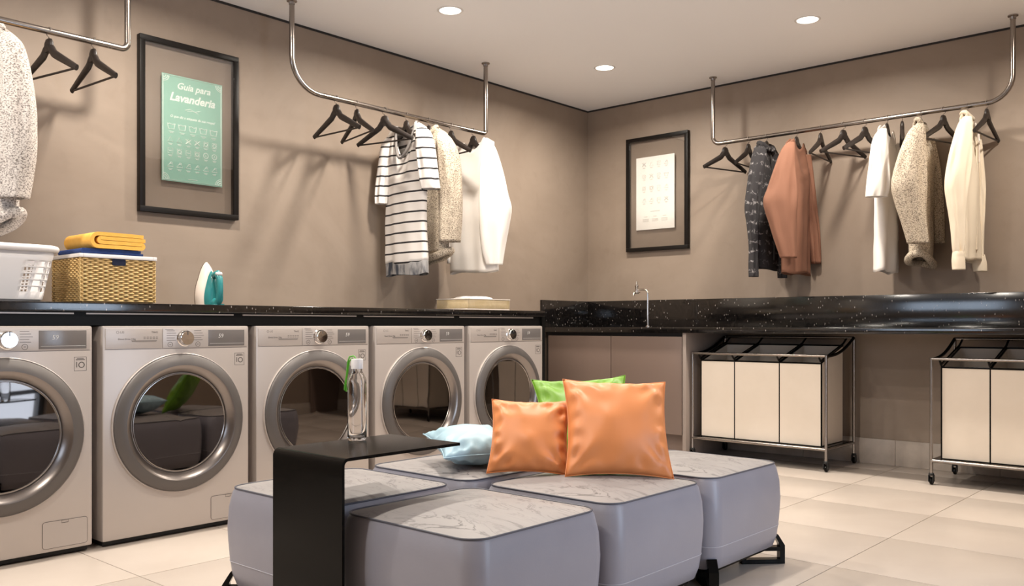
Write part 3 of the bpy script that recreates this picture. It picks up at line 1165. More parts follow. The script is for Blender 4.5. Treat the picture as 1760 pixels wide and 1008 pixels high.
# --- white pullover (above the washers)
garment('white_pullover', 'plain white long-sleeved pullover at the corner end of the rail', 'pullover', (RX1, -1.570, RZ), -4, M_WSHIRT,
        dict(sw=0.190, L=0.885, cw=0.200, hw=0.215, d=0.045, nw=0.105, nf=0.075, nb=0.03, fs=-1, seed=8, amp=0.008),
        [([(0.165, -0.030, -0.095, 0.023), (0.182, -0.036, -0.140, 0.042), (0.193, -0.034, -0.208, 0.057), (0.202, -0.027, -0.304, 0.073), (0.211, -0.020, -0.423, 0.087), (0.218, -0.014, -0.506, 0.098), (0.212, -0.018, -0.614, 0.090), (0.207, -0.022, -0.757, 0.070), (0.212, -0.018, -0.848, 0.050)], 0.42, 1.0),
         ([(-0.150, 0.0, -0.105, 0.020), (-0.170, 0.0, -0.150, 0.040), (-0.180, 0.0, -0.32, 0.050), (-0.185, 0.0, -0.52, 0.052), (-0.182, 0.0, -0.82, 0.044)], 0.5, 2.5)])

# --- pale speckled pullover (left picture edge)
garment('speckled_pullover', 'pale grey speckled knit pullover cut off by the left picture edge', 'pullover', (RX1, -4.300, RZ), 2, M_KNITW,
        dict(sw=0.195, L=0.80, cw=0.195, hw=0.19, d=0.062, nw=0.08, nf=0.06, nb=0.02, fs=-1, seed=15, amp=0.010),
        [([(0.190, -0.015, -0.105, 0.016), (0.210, -0.013, -0.145, 0.040), (0.225, -0.009, -0.208, 0.050), (0.233, -0.003, -0.297, 0.058), (0.238, 0.0, -0.387, 0.064), (0.240, 0.0, -0.459, 0.065), (0.238, 0.0, -0.566, 0.063), (0.232, -0.005, -0.656, 0.056), (0.227, -0.010, -0.736, 0.050)], 0.8, 1.0), (FARK, 0.7, 2.0)],
        knit_extra(M_KNITW, -0.815, 0.205, 0.058))


# --- right-hand rail: local +x points away from the wall, the visible side is local +y
def jacket_extra(t):
    pts = []
    for k in range(-12, 13):
        a = R(k * 14)
        pts.append((0.072 * math.sin(a), -0.005 - 0.032 * math.cos(a), -0.046 - 0.05 * (abs(k) / 12.0) ** 2))
    MB().tube(pts, 0.019, 8, flat=1.0).build('collar', M_PLAID, t, smooth=170)
    MB().tube([(0.012, 0.034, -0.13), (0.012, 0.050, -0.30), (0.012, 0.055, -0.55), (0.012, 0.055, -0.80)], 0.006, 8).build('front_edge', M_DARK, t, smooth=60)
    for z in (-0.25, -0.40, -0.55, -0.70):
        MB().lathe([(0.0, 0.012), (0.009, 0.010), (0.010, 0.0)], 12, axis='Y', org=(-0.01, 0.052, z), close_ends=False).build('button', M_BLACK, t, smooth=60)


garment('plaid_jacket', 'dark grey plaid wool jacket beside the rust brown pullover', 'jacket', (1.585, RY2, RZ), -90, M_PLAID,
        dict(sw=0.175, L=0.855, cw=0.165, hw=0.165, d=0.050, nw=0.075, nf=0.06, nb=0.01, fs=1, seed=21, amp=0.007),
        [([(0.165, 0.040, -0.100, 0.020), (0.182, 0.040, -0.130, 0.040), (0.199, 0.030, -0.236, 0.046), (0.213, 0.016, -0.373, 0.046), (0.220, 0.008, -0.483, 0.046), (0.217, 0.011, -0.578, 0.038), (0.213, 0.015, -0.715, 0.031), (0.214, 0.014, -0.825, 0.030), (0.214, 0.014, -0.914, 0.028)], 0.75, 1.0),
         ([(-0.10, 0.02, -0.12, 0.028), (-0.12, 0.035, -0.25, 0.036), (-0.105, 0.050, -0.555, 0.034), (-0.098, 0.060, -0.811, 0.031), (-0.099, 0.062, -0.910, 0.030)], 0.8, 2.0)], jacket_extra)

garment('brown_pullover', 'rust brown long-sleeved pullover with loose sleeves', 'pullover', (1.785, RY2, RZ), -86, M_BROWN,
        dict(sw=0.180, L=0.895, cw=0.175, hw=0.172, d=0.050, nw=0.085, nf=0.06, nb=0.01, fs=1, seed=25, amp=0.012),
        [([(0.175, 0.030, -0.098, 0.018), (0.205, 0.022, -0.145, 0.040), (0.228, 0.008, -0.263, 0.064), (0.240, -0.004, -0.383, 0.088), (0.248, -0.012, -0.470, 0.102), (0.237, 0.0, -0.596, 0.082), (0.226, 0.013, -0.702, 0.067), (0.214, 0.027, -0.806, 0.050)], 0.42, 1.0),
         ([(-0.130, 0.020, -0.130, 0.024), (-0.150, 0.030, -0.34, 0.032), (-0.158, 0.040, -0.48, 0.032), (-0.166, 0.055, -0.634, 0.034), (-0.170, 0.068, -0.823, 0.030)], 0.8, 2.0)])

garment('white_tee', 'plain white tee hanging left of the speckled cardigan', 't-shirt', (2.337, RY2, RZ), -86, M_WSHIRT,
        dict(sw=0.178, L=0.905, cw=0.165, hw=0.165, d=0.042, nw=0.085, nf=0.06, nb=0.01, fs=1, seed=31, amp=0.014),
        [([(0.175, 0.025, -0.098, 0.018), (0.205, 0.020, -0.140, 0.034), (0.220, 0.017, -0.204, 0.046), (0.224, 0.014, -0.328, 0.058), (0.229, 0.009, -0.440, 0.064), (0.234, 0.004, -0.490, 0.060)], 0.5, 1.0),
         ([(-0.130, 0.02, -0.140, 0.020), (-0.150, 0.03, -0.20, 0.030), (-0.155, 0.04, -0.30, 0.034), (-0.155, 0.045, -0.37, 0.034)], 0.8, 2.0)])

garment('knit_cardigan', 'beige speckled knit cardigan on the right-hand rail beside the white tee', 'cardigan', (2.525, RY2, RZ), -84, M_KNIT,
        dict(sw=0.180, L=0.83, cw=0.165, hw=0.155, d=0.058, nw=0.08, nf=0.055, nb=0.01, fs=1, seed=35, amp=0.010),
        [([(0.175, 0.030, -0.098, 0.018), (0.205, 0.018, -0.150, 0.046), (0.235, -0.002, -0.290, 0.075), (0.246, -0.014, -0.435, 0.092), (0.238, -0.006, -0.532, 0.085), (0.224, 0.013, -0.653, 0.071), (0.212, 0.030, -0.764, 0.061)], 0.6, 1.0),
         ([(-0.119, 0.030, -0.130, 0.019), (-0.135, 0.050, -0.303, 0.027), (-0.143, 0.062, -0.495, 0.028), (-0.150, 0.072, -0.737, 0.030)], 0.8, 2.0)], knit_extra(M_KNIT, -0.845, 0.150, 0.056, 1))


def cuff(t, rows, deg):
    solidify(g_sleeve(rows, 41.6 - deg, 0.85, 3.0, 0.0015).build('cuff', M_IVORY, t, smooth=60), 0.003)


def shirt_extra(t):
    pts = [(0.06 * math.cos(R(a)), 0.026 * math.sin(R(a)), -0.044 - 0.03 * max(0, math.sin(R(a)))) for a in range(0, 360, 12)]
    MB().tube(pts, 0.012, 8, closed=True).build('collar', M_IVORY, t, smooth=170)
    MB().box(-0.012, 0.012, 0.043, 0.052, -0.80, -0.20, b=0.002).build('placket', M_IVORY, t, smooth=40)
    MB().tube([(0.0, 0.040, -0.10), (0.005, 0.052, -0.16), (0.002, 0.058, -0.22), (0.006, 0.060, -0.32)], 0.0045, 6).build('neck_cord', M_CREAM, t, smooth=60)
    MB().tube([(0.0, 0.040, -0.10), (-0.022, 0.052, -0.15), (-0.012, 0.058, -0.20)], 0.0045, 6).build('neck_cord', M_CREAM, t, smooth=60)
    cuff(t, [(0.224, -0.002, -0.822, 0.027), (0.225, -0.002, -0.869, 0.031), (0.223, 0.0, -0.919, 0.030)], -86)
    cuff(t, [(-0.118, 0.036, -0.820, 0.028), (-0.120, 0.039, -0.864, 0.035), (-0.123, 0.043, -0.913, 0.033)], -86)


garment('cream_shirt', 'cream cotton shirt with gathered cuffs at the right end of the rail', 'shirt', (2.770, RY2, RZ), -86, M_IVORY,
        dict(sw=0.175, L=0.86, cw=0.160, hw=0.155, d=0.046, nw=0.07, nf=0.11, nb=0.01, fs=1, seed=41, amp=0.014),
        [([(0.165, 0.030, -0.095, 0.020), (0.190, 0.026, -0.131, 0.034), (0.206, 0.018, -0.201, 0.046), (0.220, 0.004, -0.318, 0.058), (0.230, -0.010, -0.459, 0.060), (0.229, -0.008, -0.553, 0.052), (0.226, -0.004, -0.670, 0.041), (0.225, -0.002, -0.787, 0.033), (0.224, -0.002, -0.830, 0.026)], 0.65, 1.0),
         ([(-0.110, 0.025, -0.130, 0.022), (-0.117, 0.036, -0.395, 0.030), (-0.117, 0.036, -0.580, 0.029), (-0.117, 0.036, -0.740, 0.027), (-0.117, 0.036, -0.827, 0.026)], 0.8, 2.0)], shirt_extra)

# ================================================================== PICTURES
def make_picture(label, w, h, d, fw, paper, pw, ph, pc, printer, loc, rz):
    """local: x across, z up, y = 0 at the wall and -d at the front"""
    t = thing('framed_poster', label, 'picture', loc, rz, group='framed laundry guides')
    f = MB()
    for q in ((-w / 2, w / 2, h / 2 - fw, h / 2), (-w / 2, w / 2, -h / 2, -h / 2 + fw), (-w / 2, -w / 2 + fw, -h / 2 + fw, h / 2 - fw), (w / 2 - fw, w / 2, -h / 2 + fw, h / 2 - fw)):
        f.box(q[0], q[1], -d, -0.0005, q[2], q[3], b=0.0015)
    f.build('frame', M_FRAME, t, smooth=40)
    g = MB()
    g.box(-w / 2 + fw * 0.9, w / 2 - fw * 0.9, -d + 0.008, -d + 0.010, -h / 2 + fw * 0.9, h / 2 - fw * 0.9)
    g.build('glass', M_GLASS, t)
    g = MB()
    p = MB().box(pc[0] - pw / 2, pc[0] + pw / 2, -d + 0.0115, -d + 0.0145, pc[1] - ph / 2, pc[1] + ph / 2).build('poster', paper, t)
    printer(p, pc, pw, ph, -d + 0.0112)
    return t


def place(x, y, z):
    """text plane facing local -y"""
    return Matrix(((1, 0, 0, x), (0, 0, -1, y), (0, 1, 0, z), (0, 0, 0, 1)))


def line(m, pts, r, y, closed=False):
    """flat printed stroke as a thin rod"""
    P = [(a, y, b) for a, b in pts]
    m.tube(P, r, 4, closed=closed)


def icon(m, k, cx, cz, s, y, r):
    if k == 0:      # wash tub
        line(m, [(cx - s, cz + s * .7), (cx - s * .7, cz - s * .7), (cx + s * .7, cz - s * .7), (cx + s, cz + s * .7)], r, y)
        line(m, [(cx - s, cz + s * .4), (cx - s * .4, cz + s * .6), (cx + s * .2, cz + s * .4), (cx + s * .9, cz + s * .6)], r, y)
    elif k == 1:    # triangle
        line(m, [(cx - s * .9, cz - s * .7), (cx + s * .9, cz - s * .7), (cx, cz + s * .9)], r, y, True)
    elif k == 2:    # crossed triangle
        line(m, [(cx - s * .9, cz - s * .7), (cx + s * .9, cz - s * .7), (cx, cz + s * .9)], r, y, True)
        line(m, [(cx - s, cz - s * .8), (cx + s, cz + s * .8)], r, y)
        line(m, [(cx - s, cz + s * .8), (cx + s, cz - s * .8)], r, y)
    elif k == 3:    # square with circle
        line(m, [(cx - s * .8, cz - s * .8), (cx + s * .8, cz - s * .8), (cx + s * .8, cz + s * .8), (cx - s * .8, cz + s * .8)], r, y, True)
        line(m, [(cx + s * .55 * math.cos(R(a)), cz + s * .55 * math.sin(R(a))) for a in range(0, 360, 30)], r, y, True)
    elif k == 4:    # square with bar
        line(m, [(cx - s * .8, cz - s * .8), (cx + s * .8, cz - s * .8), (cx + s * .8, cz + s * .8), (cx - s * .8, cz + s * .8)], r, y, True)
        line(m, [(cx - s * .5, cz), (cx + s * .5, cz)], r, y)
    elif k == 5:    # circle
        line(m, [(cx + s * .85 * math.cos(R(a)), cz + s * .85 * math.sin(R(a))) for a in range(0, 360, 24)], r, y, True)
        line(m, [(cx - s * .25, cz - s * .4), (cx, cz + s * .4), (cx + s * .25, cz - s * .4)], r, y)
    elif k == 6:    # iron
        line(m, [(cx - s, cz - s * .6), (cx + s, cz - s * .6), (cx + s * .7, cz + s * .3), (cx - s * .2, cz + s * .3)], r, y, True)
        line(m, [(cx - s * .2, cz + s * .3), (cx + s * .1, cz + s * .8), (cx + s * .7, cz + s * .7)], r, y)
    # caption
    line(m, [(cx - s * .7, cz - s * 1.35), (cx + s * .7, cz - s * 1.35)], r * 0.8, y)
    line(m, [(cx - s * .45, cz - s * 1.65), (cx + s * .45, cz - s * 1.65)], r * 0.8, y)


def print_mint(p, pc, pw, ph, y):
    cx, cz = pc
    top = cz + ph / 2
    m = MB()
    a, b = pw / 2 - 0.006, ph / 2 - 0.006
    line(m, [(cx - a, cz - b), (cx + a, cz - b), (cx + a, cz + b), (cx - a, cz + b)], 0.0024, y, True)
    m.build('border', M_INKW, p)
    m = MB()
    for sx in (-1, 1):
        for sz in (-1, 1):
            ox, oz = cx + sx * (a - 0.002), cz + sz * (b - 0.002)
            for rr in (0.012, 0.021, 0.029):
                line(m, [(ox - sx * rr * math.cos(R(q)), oz - sz * rr * math.sin(R(q))) for q in range(0, 91, 15)], 0.0018, y)
    m.build('corner_ornaments', M_INKW, p)
    text_mesh('heading', 'Guia para', 0.046, M_INKW, p, place(cx + 0.004, y, top - 0.050), shear=0.3, bold=0.0009)
    text_mesh('heading', 'Lavanderia', 0.056, M_INKW, p, place(cx - 0.002, y, top - 0.108), shear=0.3, bold=0.0016)
    m = MB()
    line(m, [(cx - 0.04, top - 0.163), (cx - 0.015, top - 0.155), (cx + 0.01, top - 0.165), (cx + 0.04, top - 0.156)], 0.0018, y)
    line(m, [(cx - 0.03, top - 0.168), (cx, top - 0.161), (cx + 0.03, top - 0.171)], 0.0014, y)
    m.build('flourish', M_INKW, p)
    text_mesh('subheading', 'O que diz a etiqueta da sua roupa?', 0.0170, M_INKW, p, place(cx, y, top - 0.203), shear=0.3, bold=0.0004)
    rows = [(0.253, [0, 0, 0, 0, 0], 0.020), (0.318, [1, 1, 2, 2, 3, 3], 0.0155), (0.374, [4, 3, 4, 3, 5, 5], 0.0155), (0.442, [6, 6, 6, 6, 6, 6], 0.0155)]
    for dz, ks, s in rows:
        n = len(ks)
        span = pw - 0.040
        for i, k in enumerate(ks):
            m = MB()
            icon(m, k, cx - span / 2 + span * (i + 0.5) / n * 1.0, top - dz, s, y, 0.0019)
            m.build('care_symbol', M_INKW, p)
    m = MB()
    line(m, [(cx - 0.025, cz - b + 0.012), (cx + 0.025, cz - b + 0.012)], 0.0014, y)
    m.build('footer_line', M_INKW, p)


def print_ivory(p, pc, pw, ph, y):
    cx, cz = pc
    top = cz + ph / 2
    kinds = [[2, 1, 4, 6], [5, 2, 4, 0], [3, 3, 4, 6], [6, 6, 4, 2]]
    for rI, ks in enumerate(kinds):
        for i, k in enumerate(ks):
            m = MB()
            icon(m, k, cx - 0.094 + 0.063 * i, top - 0.055 - 0.088 * rI, 0.017, y, 0.0011)
            m.build('care_symbol', M_INKD if (i + rI) % 3 == 0 else M_INKG, p)
    m = MB()
    line(m, [(cx - 0.04, top - 0.402), (cx + 0.04, top - 0.402)], 0.0016, y)
    for i, dx in enumerate((-0.08, 0.0, 0.08)):
        line(m, [(cx + dx - 0.014, top - 0.440), (cx + dx + 0.014, top - 0.440)], 0.0014, y)
        for q in range(3):
            line(m, [(cx + dx - 0.026, top - 0.458 - 0.008 * q), (cx + dx + 0.026, top - 0.458 - 0.008 * q)], 0.0012, y)
    m.build('printed_lines', M_INKG, p)


PZ = (2.24 + 1.397) / 2
make_picture('black-framed mint green laundry guide poster on the left wall', 0.524, 0.845, 0.034, 0.026, M_MINT, 0.322, 0.522, (0.012, 0.0), print_mint, (0, -3.3215, PZ), R(90))
make_picture('black-framed ivory sheet of care symbols near the room corner', 0.524, 0.840, 0.034, 0.026, M_PAPER, 0.326, 0.534, (-0.014, 0.003), print_ivory, (0.642, 0, PZ + 0.001), 0)

# ================================================================== THINGS ON THE LEFT COUNTER
CT = 0.9385
# white laundry basket with a pierced wall
def superel(a, hx, hy, p=0.38):
    c, s = math.cos(a), math.sin(a)
    return math.copysign(abs(c) ** p, c) * hx, math.copysign(abs(s) ** p, s) * hy


lb = thing('laundry_basket', 'white plastic laundry basket with pierced sides at the left picture edge', 'basket', (0.42, -4.455, CT + 0.003))


def perim(hx, hy, r, n):
    """points of a rounded rectangle at equal arc length"""
    pts = rrect(-hx, hx, -hy, hy, r, 10)
    pts.append(pts[0])
    ds = [0]
    for i in range(1, len(pts)):
        ds.append(ds[-1] + math.dist(pts[i], pts[i - 1]))
    out = []
    for k in range(n):
        t = ds[-1] * k / n
        i = max(j for j in range(len(ds)) if ds[j] <= t + 1e-9)
        i = min(i, len(pts) - 2)
        q = (t - ds[i]) / max(ds[i + 1] - ds[i], 1e-9)
        out.append((pts[i][0] + (pts[i + 1][0] - pts[i][0]) * q, pts[i][1] + (pts[i + 1][1] - pts[i][1]) * q))
    return out


NB = 168
HOFF = 4
zs = [0.0, 0.008, 0.035]
for k in range(5):
    zs += [0.035 + 0.024 * (k + 1) - 0.006, 0.035 + 0.024 * (k + 1)]
zs += [0.190]
rings = []
for z in zs:
    q = z / 0.19
    rings.append([(a, b, z) for a, b in perim(0.185 + 0.030 * q - (0.010 if z == 0 else 0), 0.238 + 0.035 * q - (0.010 if z == 0 else 0), 0.07, NB)])


def hole(i, j):
    if j < 2 or j > 11 or j % 2 == 1:
        return False
    k = (i + HOFF) % 28
    return k % 4 != 3 and k < 19 and True


wall = MB().grid(NB, len(zs), lambda i, j: rings[j][i], wrap=True, skip=hole)
wall.f.append(tuple(range(NB)))
solidify(wall.build('wall', M_WHITE, lb, smooth=35), 0.004)
MB().tube([(a, b, 0.197) for a, b in perim(0.222, 0.280, 0.08, 96)], 0.013, 10, closed=True).build('rim', M_WHITE, lb, smooth=60)

# straw basket with white liner rim
wb = thing('wicker_basket', 'woven straw storage box with a white rim under the folded towels', 'basket', (0, 0, 0))
bx0, bx1, by0, by1 = 0.335, 0.605, -4.097, -3.792
WH = 0.192
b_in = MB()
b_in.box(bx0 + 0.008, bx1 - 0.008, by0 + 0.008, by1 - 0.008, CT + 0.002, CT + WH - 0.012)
b_in.build('weave_shade', M_WICKD, wb)
wv = MB()
rows = 22
per = [(bx0, by0), (bx1, by0), (bx1, by1), (bx0, by1)]
nst = 15
for r_ in range(rows):
    z = CT + 0.006 + (WH - 0.020) * (r_ + 0.5) / rows
    for sgi in range(4):
        (ax, ay), (ex, ey) = per[sgi], per[(sgi + 1) % 4]
        nx, ny = (ey - ay), -(ex - ax)
        ln = math.hypot(nx, ny)
        nx, ny = nx / ln, ny / ln
        if sgi in (2, 3) and False:
            continue
        pts = []
        n = nst * 4 + 1
        for k in range(n):
            q = k / (n - 1)
            off = 0.0045 * math.cos(PI * k / 4 + (PI if r_ % 2 else 0))
            cut = 0.006
            px = ax + (ex - ax) * q
            py = ay + (ey - ay) * q
            pts.append((px - nx * cut + nx * off, py - ny * cut + ny * off, z))
        # flat strand: 4-sided tube
        wv.tube(pts, 0.0040, 6, cap=True)
wvo = wv.build('weave', M_WICK, wb, smooth=60)
wvo['kind'] = 'stuff'
rim = MB()
for q in ((bx0 - 0.004, bx1 + 0.004, by0 - 0.004, by0 + 0.012), (bx0 - 0.004, bx1 + 0.004, by1 - 0.012, by1 + 0.004), (bx0 - 0.004, bx0 + 0.012, by0 + 0.012, by1 - 0.012), (bx1 - 0.012, bx1 + 0.004, by0 + 0.012, by1 - 0.012)):
    rim.box(*q, CT + WH - 0.013, CT + WH + 0.002, b=0.002)
rim.build('rim', M_WHITE, wb, smooth=40)
MB().prism(rrect(-3.972, -3.918, CT + WH - 0.040, CT + WH - 0.0135, 0.006, 4), bx1 - 0.003, bx1 + 0.0025, 'YZ').build('handle_opening', M_DNAVY, wb)
box('base_slats', M_WICK, wb, bx0 + 0.01, bx1 - 0.01, by0 + 0.01, by1 - 0.01, CT + 0.0002, CT + 0.0018)

# navy towel and yellow towel folded on top
zt = CT + WH + 0.0025
nv = [(-3.845, zt + 0.017)] + [(-4.075, zt + 0.017)] + arc(-4.075, zt + 0.0115, 0.0055, 100, 260, 6) + [(-3.835, zt + 0.0055)]
o = MB().ribbon(nv, 0.0105, 0.365, 0.585, 'YZ').build('navy_towel', M_NAVY, smooth=50)
tag(o, 'folded navy blue towel under the yellow towel', 'towel')
zy = zt + 0.0235
th = 0.0146
c1 = -4.022
path = [(-3.840, zy + 0.0560), (-3.92, zy + 0.0578), (c1, zy + 0.0578)]
path += arc(c1, zy + 0.0330, 0.0248, 95, 265, 12)
path += [(-3.93, zy + 0.0083), (-3.848, zy + 0.0083)]
path += arc(-3.848, zy + 0.0166, 0.0083, -80, 80, 8)
path += [(-3.93, zy + 0.0248), (-4.012, zy + 0.0248)]
path += arc(-4.012, zy + 0.0331, 0.0083, 260, 100, 10)
path += [(-3.93, zy + 0.0413), (-3.832, zy + 0.0400)]
o = MB().ribbon(path, th, 0.345, 0.598, 'YZ').build('yellow_towel', M_YELLOW, smooth=50)
tag(o, 'thick yellow towel folded in layers on top of the straw box', 'towel')

# iron standing on its heel
ir = thing('steam_iron', 'cream and teal steam iron standing on its heel on the granite counter', 'iron', (0.40, -3.425, CT + 0.0005), R(-86))


def leaf(w, h, n=18):
    L_, R_ = [], []
    for k in range(n + 1):
        t = k / n
        x = w * (1 - t ** 2.3) ** 0.75 * (0.90 + 0.10 * math.sin(PI * min(t * 1.6, 1)))
        L_.append((-x, h * t))
        R_.append((x, h * t))
    return R_ + L_[::-1][1:]


sole = leaf(0.058, 0.205)
MB().prism(sole, -0.048, -0.043, 'XZ').build('soleplate', M_STEEL, ir, smooth=40)
sk = MB()
secs = [(-0.043, 1.0, 1.0), (-0.030, 1.0, 0.995), (-0.012, 0.86, 0.92), (0.0, 0.68, 0.82)]
pl = [leaf(0.058 * a, 0.205 * b) for _, a, b in secs]
nP = len(pl[0])
sk.grid(nP, len(secs), lambda i, j: (pl[j][i][0], secs[j][0], pl[j][i][1]), wrap=True)
sk.f.append(tuple(reversed(range(nP))))
sk.f.append(tuple((len(secs) - 1) * nP + i for i in range(nP)))
sk.build('skirt', M_CREAM, ir, smooth=50)
tb = MB()
secs = [(0.0005, 0.66, 0.80), (0.018, 0.58, 0.74), (0.030, 0.40, 0.62)]
pl = [leaf(0.058 * a, 0.205 * b) for _, a, b in secs]
tb.grid(nP, len(secs), lambda i, j: (pl[j][i][0], secs[j][0], pl[j][i][1]), wrap=True)
tb.f.append(tuple(reversed(range(nP))))
tb.f.append(tuple((len(secs) - 1) * nP + i for i in range(nP)))
tb.build('water_tank', M_TEAL, ir, smooth=50)
MB().tube([(0, 0.018, 0.020), (0, 0.048, 0.012), (0, 0.066, 0.030), (0, 0.070, 0.080), (0, 0.066, 0.125), (0, 0.050, 0.148), (0, 0.024, 0.140)], [0.020, 0.019, 0.016, 0.014, 0.015, 0.017, 0.016], 14).build('handle', M_TEAL, ir, smooth=60)
MB().lathe([(0.0, 0.148), (0.012, 0.150), (0.017, 0.158), (0.014, 0.166), (0.0, 0.169)], 18, org=(0, 0.060, -0.012), close_ends=False).build('steam_dial', M_WHITE, ir, smooth=60)
MB().prism(rrect(-0.034, 0.034, -0.040, 0.062, 0.012, 5), 0.0002, 0.010, 'XY').build('heel', M_TEAL, ir, smooth=40)

# flat tray with white towel at the far end
tr = thing('woven_tray', 'shallow pale straw tray holding a white towel at the counter end', 'tray', (0, 0, 0))
tx0, tx1, ty0, ty1 = 0.345, 0.60, -1.945, -1.585
MB().box(tx0, tx1, ty0, ty1, CT + 0.0005, CT + 0.010, b=0.003).build('base', M_CREAM, tr, smooth=40)
wl_ = MB()
for q in ((tx0, tx1, ty0, ty0 + 0.012), (tx0, tx1, ty1 - 0.012, ty1), (tx0, tx0 + 0.012, ty0 + 0.012, ty1 - 0.012), (tx1 - 0.012, tx1, ty0 + 0.012, ty1 - 0.012)):
    wl_.box(*q, CT + 0.0102, CT + 0.062, b=0.003)
wl_.build('wall', M_WICKP, tr, smooth=40)
rm = MB()
for q in ((tx0 - 0.003, tx1 + 0.003, ty0 - 0.003, ty0 + 0.014), (tx0 - 0.003, tx1 + 0.003, ty1 - 0.014, ty1 + 0.003), (tx0 - 0.003, tx0 + 0.014, ty0 + 0.014, ty1 - 0.014), (tx1 - 0.014, tx1 + 0.003, ty0 + 0.014, ty1 - 0.014)):
    rm.box(*q, CT + 0.0622, CT + 0.068, b=0.0015)
rm.build('rim', M_CREAM, tr, smooth=40)


def tow(i, j):
    u, v = i / 24, j / 16
    x = tx0 + 0.02 + (tx1 - tx0 - 0.04) * v
    y = ty0 + 0.018 + (ty1 - ty0 - 0.036) * u
    e = min(1, 4 * min(u, 1 - u, 0.25)) ** 0.4 * min(1, 5 * min(v, 1 - v, 0.2)) ** 0.4
    return (x, y, CT + 0.012 + e * (0.072 + 0.010 * mnoise.noise(Vector((x * 9, y * 9, 2))) - 0.014 * sstep(0.65, 1.0, u)))


tw = MB().grid(25, 17, tow)
o = tw.build('white_towel', M_TOWELW, smooth=170)
tag(o, 'folded white towel lying in the shallow straw tray', 'towel')

# ================================================================== OTTOMANS
OS = 0.515


def make_ottoman(label, x0, y0, tuck):
    t = thing('ottoman', label, 'ottoman', (x0 + OS / 2, y0 + OS / 2, 0), group='grey leather cube ottomans pushed together')
    h = OS / 2
    zb, zs_ = 0.062, 0.360
    def sq(hw, z, rr, n=8):
        return [(a, b, z) for a, b in rrect(-hw, hw, -hw, hw, rr, n)]
    prof = [(h - 0.030, zb), (h - 0.020, zb + 0.006), (h - 0.010, zb + 0.04), (h - 0.005, zb + 0.085), (h - 0.0015, zb + 0.14), (h, zb + 0.18), (h - 0.003, zb + 0.24), (h - 0.011, zs_ - 0.012), (h - 0.017, zs_)]
    rs = [sq(a, z, 0.055) for a, z in prof]
    # straight sides bow out a little in the middle
    n = len(rs[0])
    def bow(p, k):
        return p
    b = MB().grid(n, len(rs), lambda i, j: rs[j][i], wrap=True)
    b.f.append(tuple(reversed(range(n))))
    b.build('sides', M_LEATHER, t, smooth=60)
    # crowned top cushion
    hw = h - 0.017
    G = 30
    outer = rrect(-hw, hw, -hw, hw, 0.055, 8)
    rings = []
    levels = 14
    for j in range(levels):
        q = j / (levels - 1)
        sc_ = 1 - q
        ring = []
        for (a, c) in outer:
            x, y = a * sc_, c * sc_
            zz = zs_ + 0.021 * (1 - sc_ ** 2.6)
            zz += (0.0022 * mnoise.noise(Vector((x * 13 + x0 * 3, y * 13 + y0 * 5, 0.3)))) * min(1, q * 5)
            ring.append((x, y, zz))
        rings.append(ring)
    tp_ = MB().grid(n, levels, lambda i, j: rings[j][i], wrap=True)
    tp_.build('top', M_LTOP, t, smooth=170)
    MB().tube(sq(h - 0.016, zs_ + 0.0005, 0.056), 0.0028, 6, closed=True).build('piping', M_PIPE, t, smooth=60)
    MB().tube(sq(h - 0.0055 + 0.0005, zb + 0.080, 0.0555), 0.0012, 5, closed=True).build('stitching', M_THREAD, t, smooth=60)
    box('base', M_BLACK, t, -h + 0.05, h - 0.05, -h + 0.05, h - 0.05, 0.045, zb - 0.0005)
    # corner legs: flat steel loops set on the diagonal
    for sx, sy in ((1, 1), (1, -1), (-1, 1), (-1, -1)):
        ins = tuck.get((sx, sy), 0.0)
        c = (h - 0.016) * math.sqrt(2) - 0.022 - ins          # corner distance along the diagonal
        b1 = 0.018
        if ins:
            poly_o = [(c - 0.12, 0.0005), (c + 0.004, 0.0005), (c + 0.004, 0.060), (c - 0.12, 0.060)]
            loops = MB()
            for q in ((c - 0.12, c + 0.004, 0.0005, 0.012), (c - 0.12, c + 0.004, 0.045, 0.060), (c - 0.12, c - 0.105, 0.012, 0.045), (c - 0.011, c + 0.004, 0.012, 0.045)):
                loops.box(q[0], q[1], -0.016, 0.016, q[2], q[3])
        else:
            e = c + 0.036
            loops = MB()
            for q in ((c - 0.12, e, 0.0005, 0.016), (c - 0.12, c - 0.104, 0.016, 0.060), (e - b1, e, 0.016, 0.066)):
                loops.box(q[0], q[1], -0.016, 0.016, q[2], q[3])
            loops.box(c - 0.12, e - b1, -0.016, 0.016, 0.046, 0.060)
            loops.add([(e - b1, -0.016, 0.066), (e, -0.016, 0.066), (e - 0.024, -0.016, 0.104), (e - 0.036, -0.016, 0.100), (e - b1, 0.016, 0.066), (e, 0.016, 0.066), (e - 0.024, 0.016, 0.104), (e - 0.036, 0.016, 0.100)],
                      [(0, 1, 2, 3), (7, 6, 5, 4), (0, 4, 5, 1), (1, 5, 6, 2), (2, 6, 7, 3), (3, 7, 4, 0)])
        lg = loops.build('leg', M_BLACK, t)
        lg.rotation_euler = (0, 0, math.atan2(sy, sx))
    return t


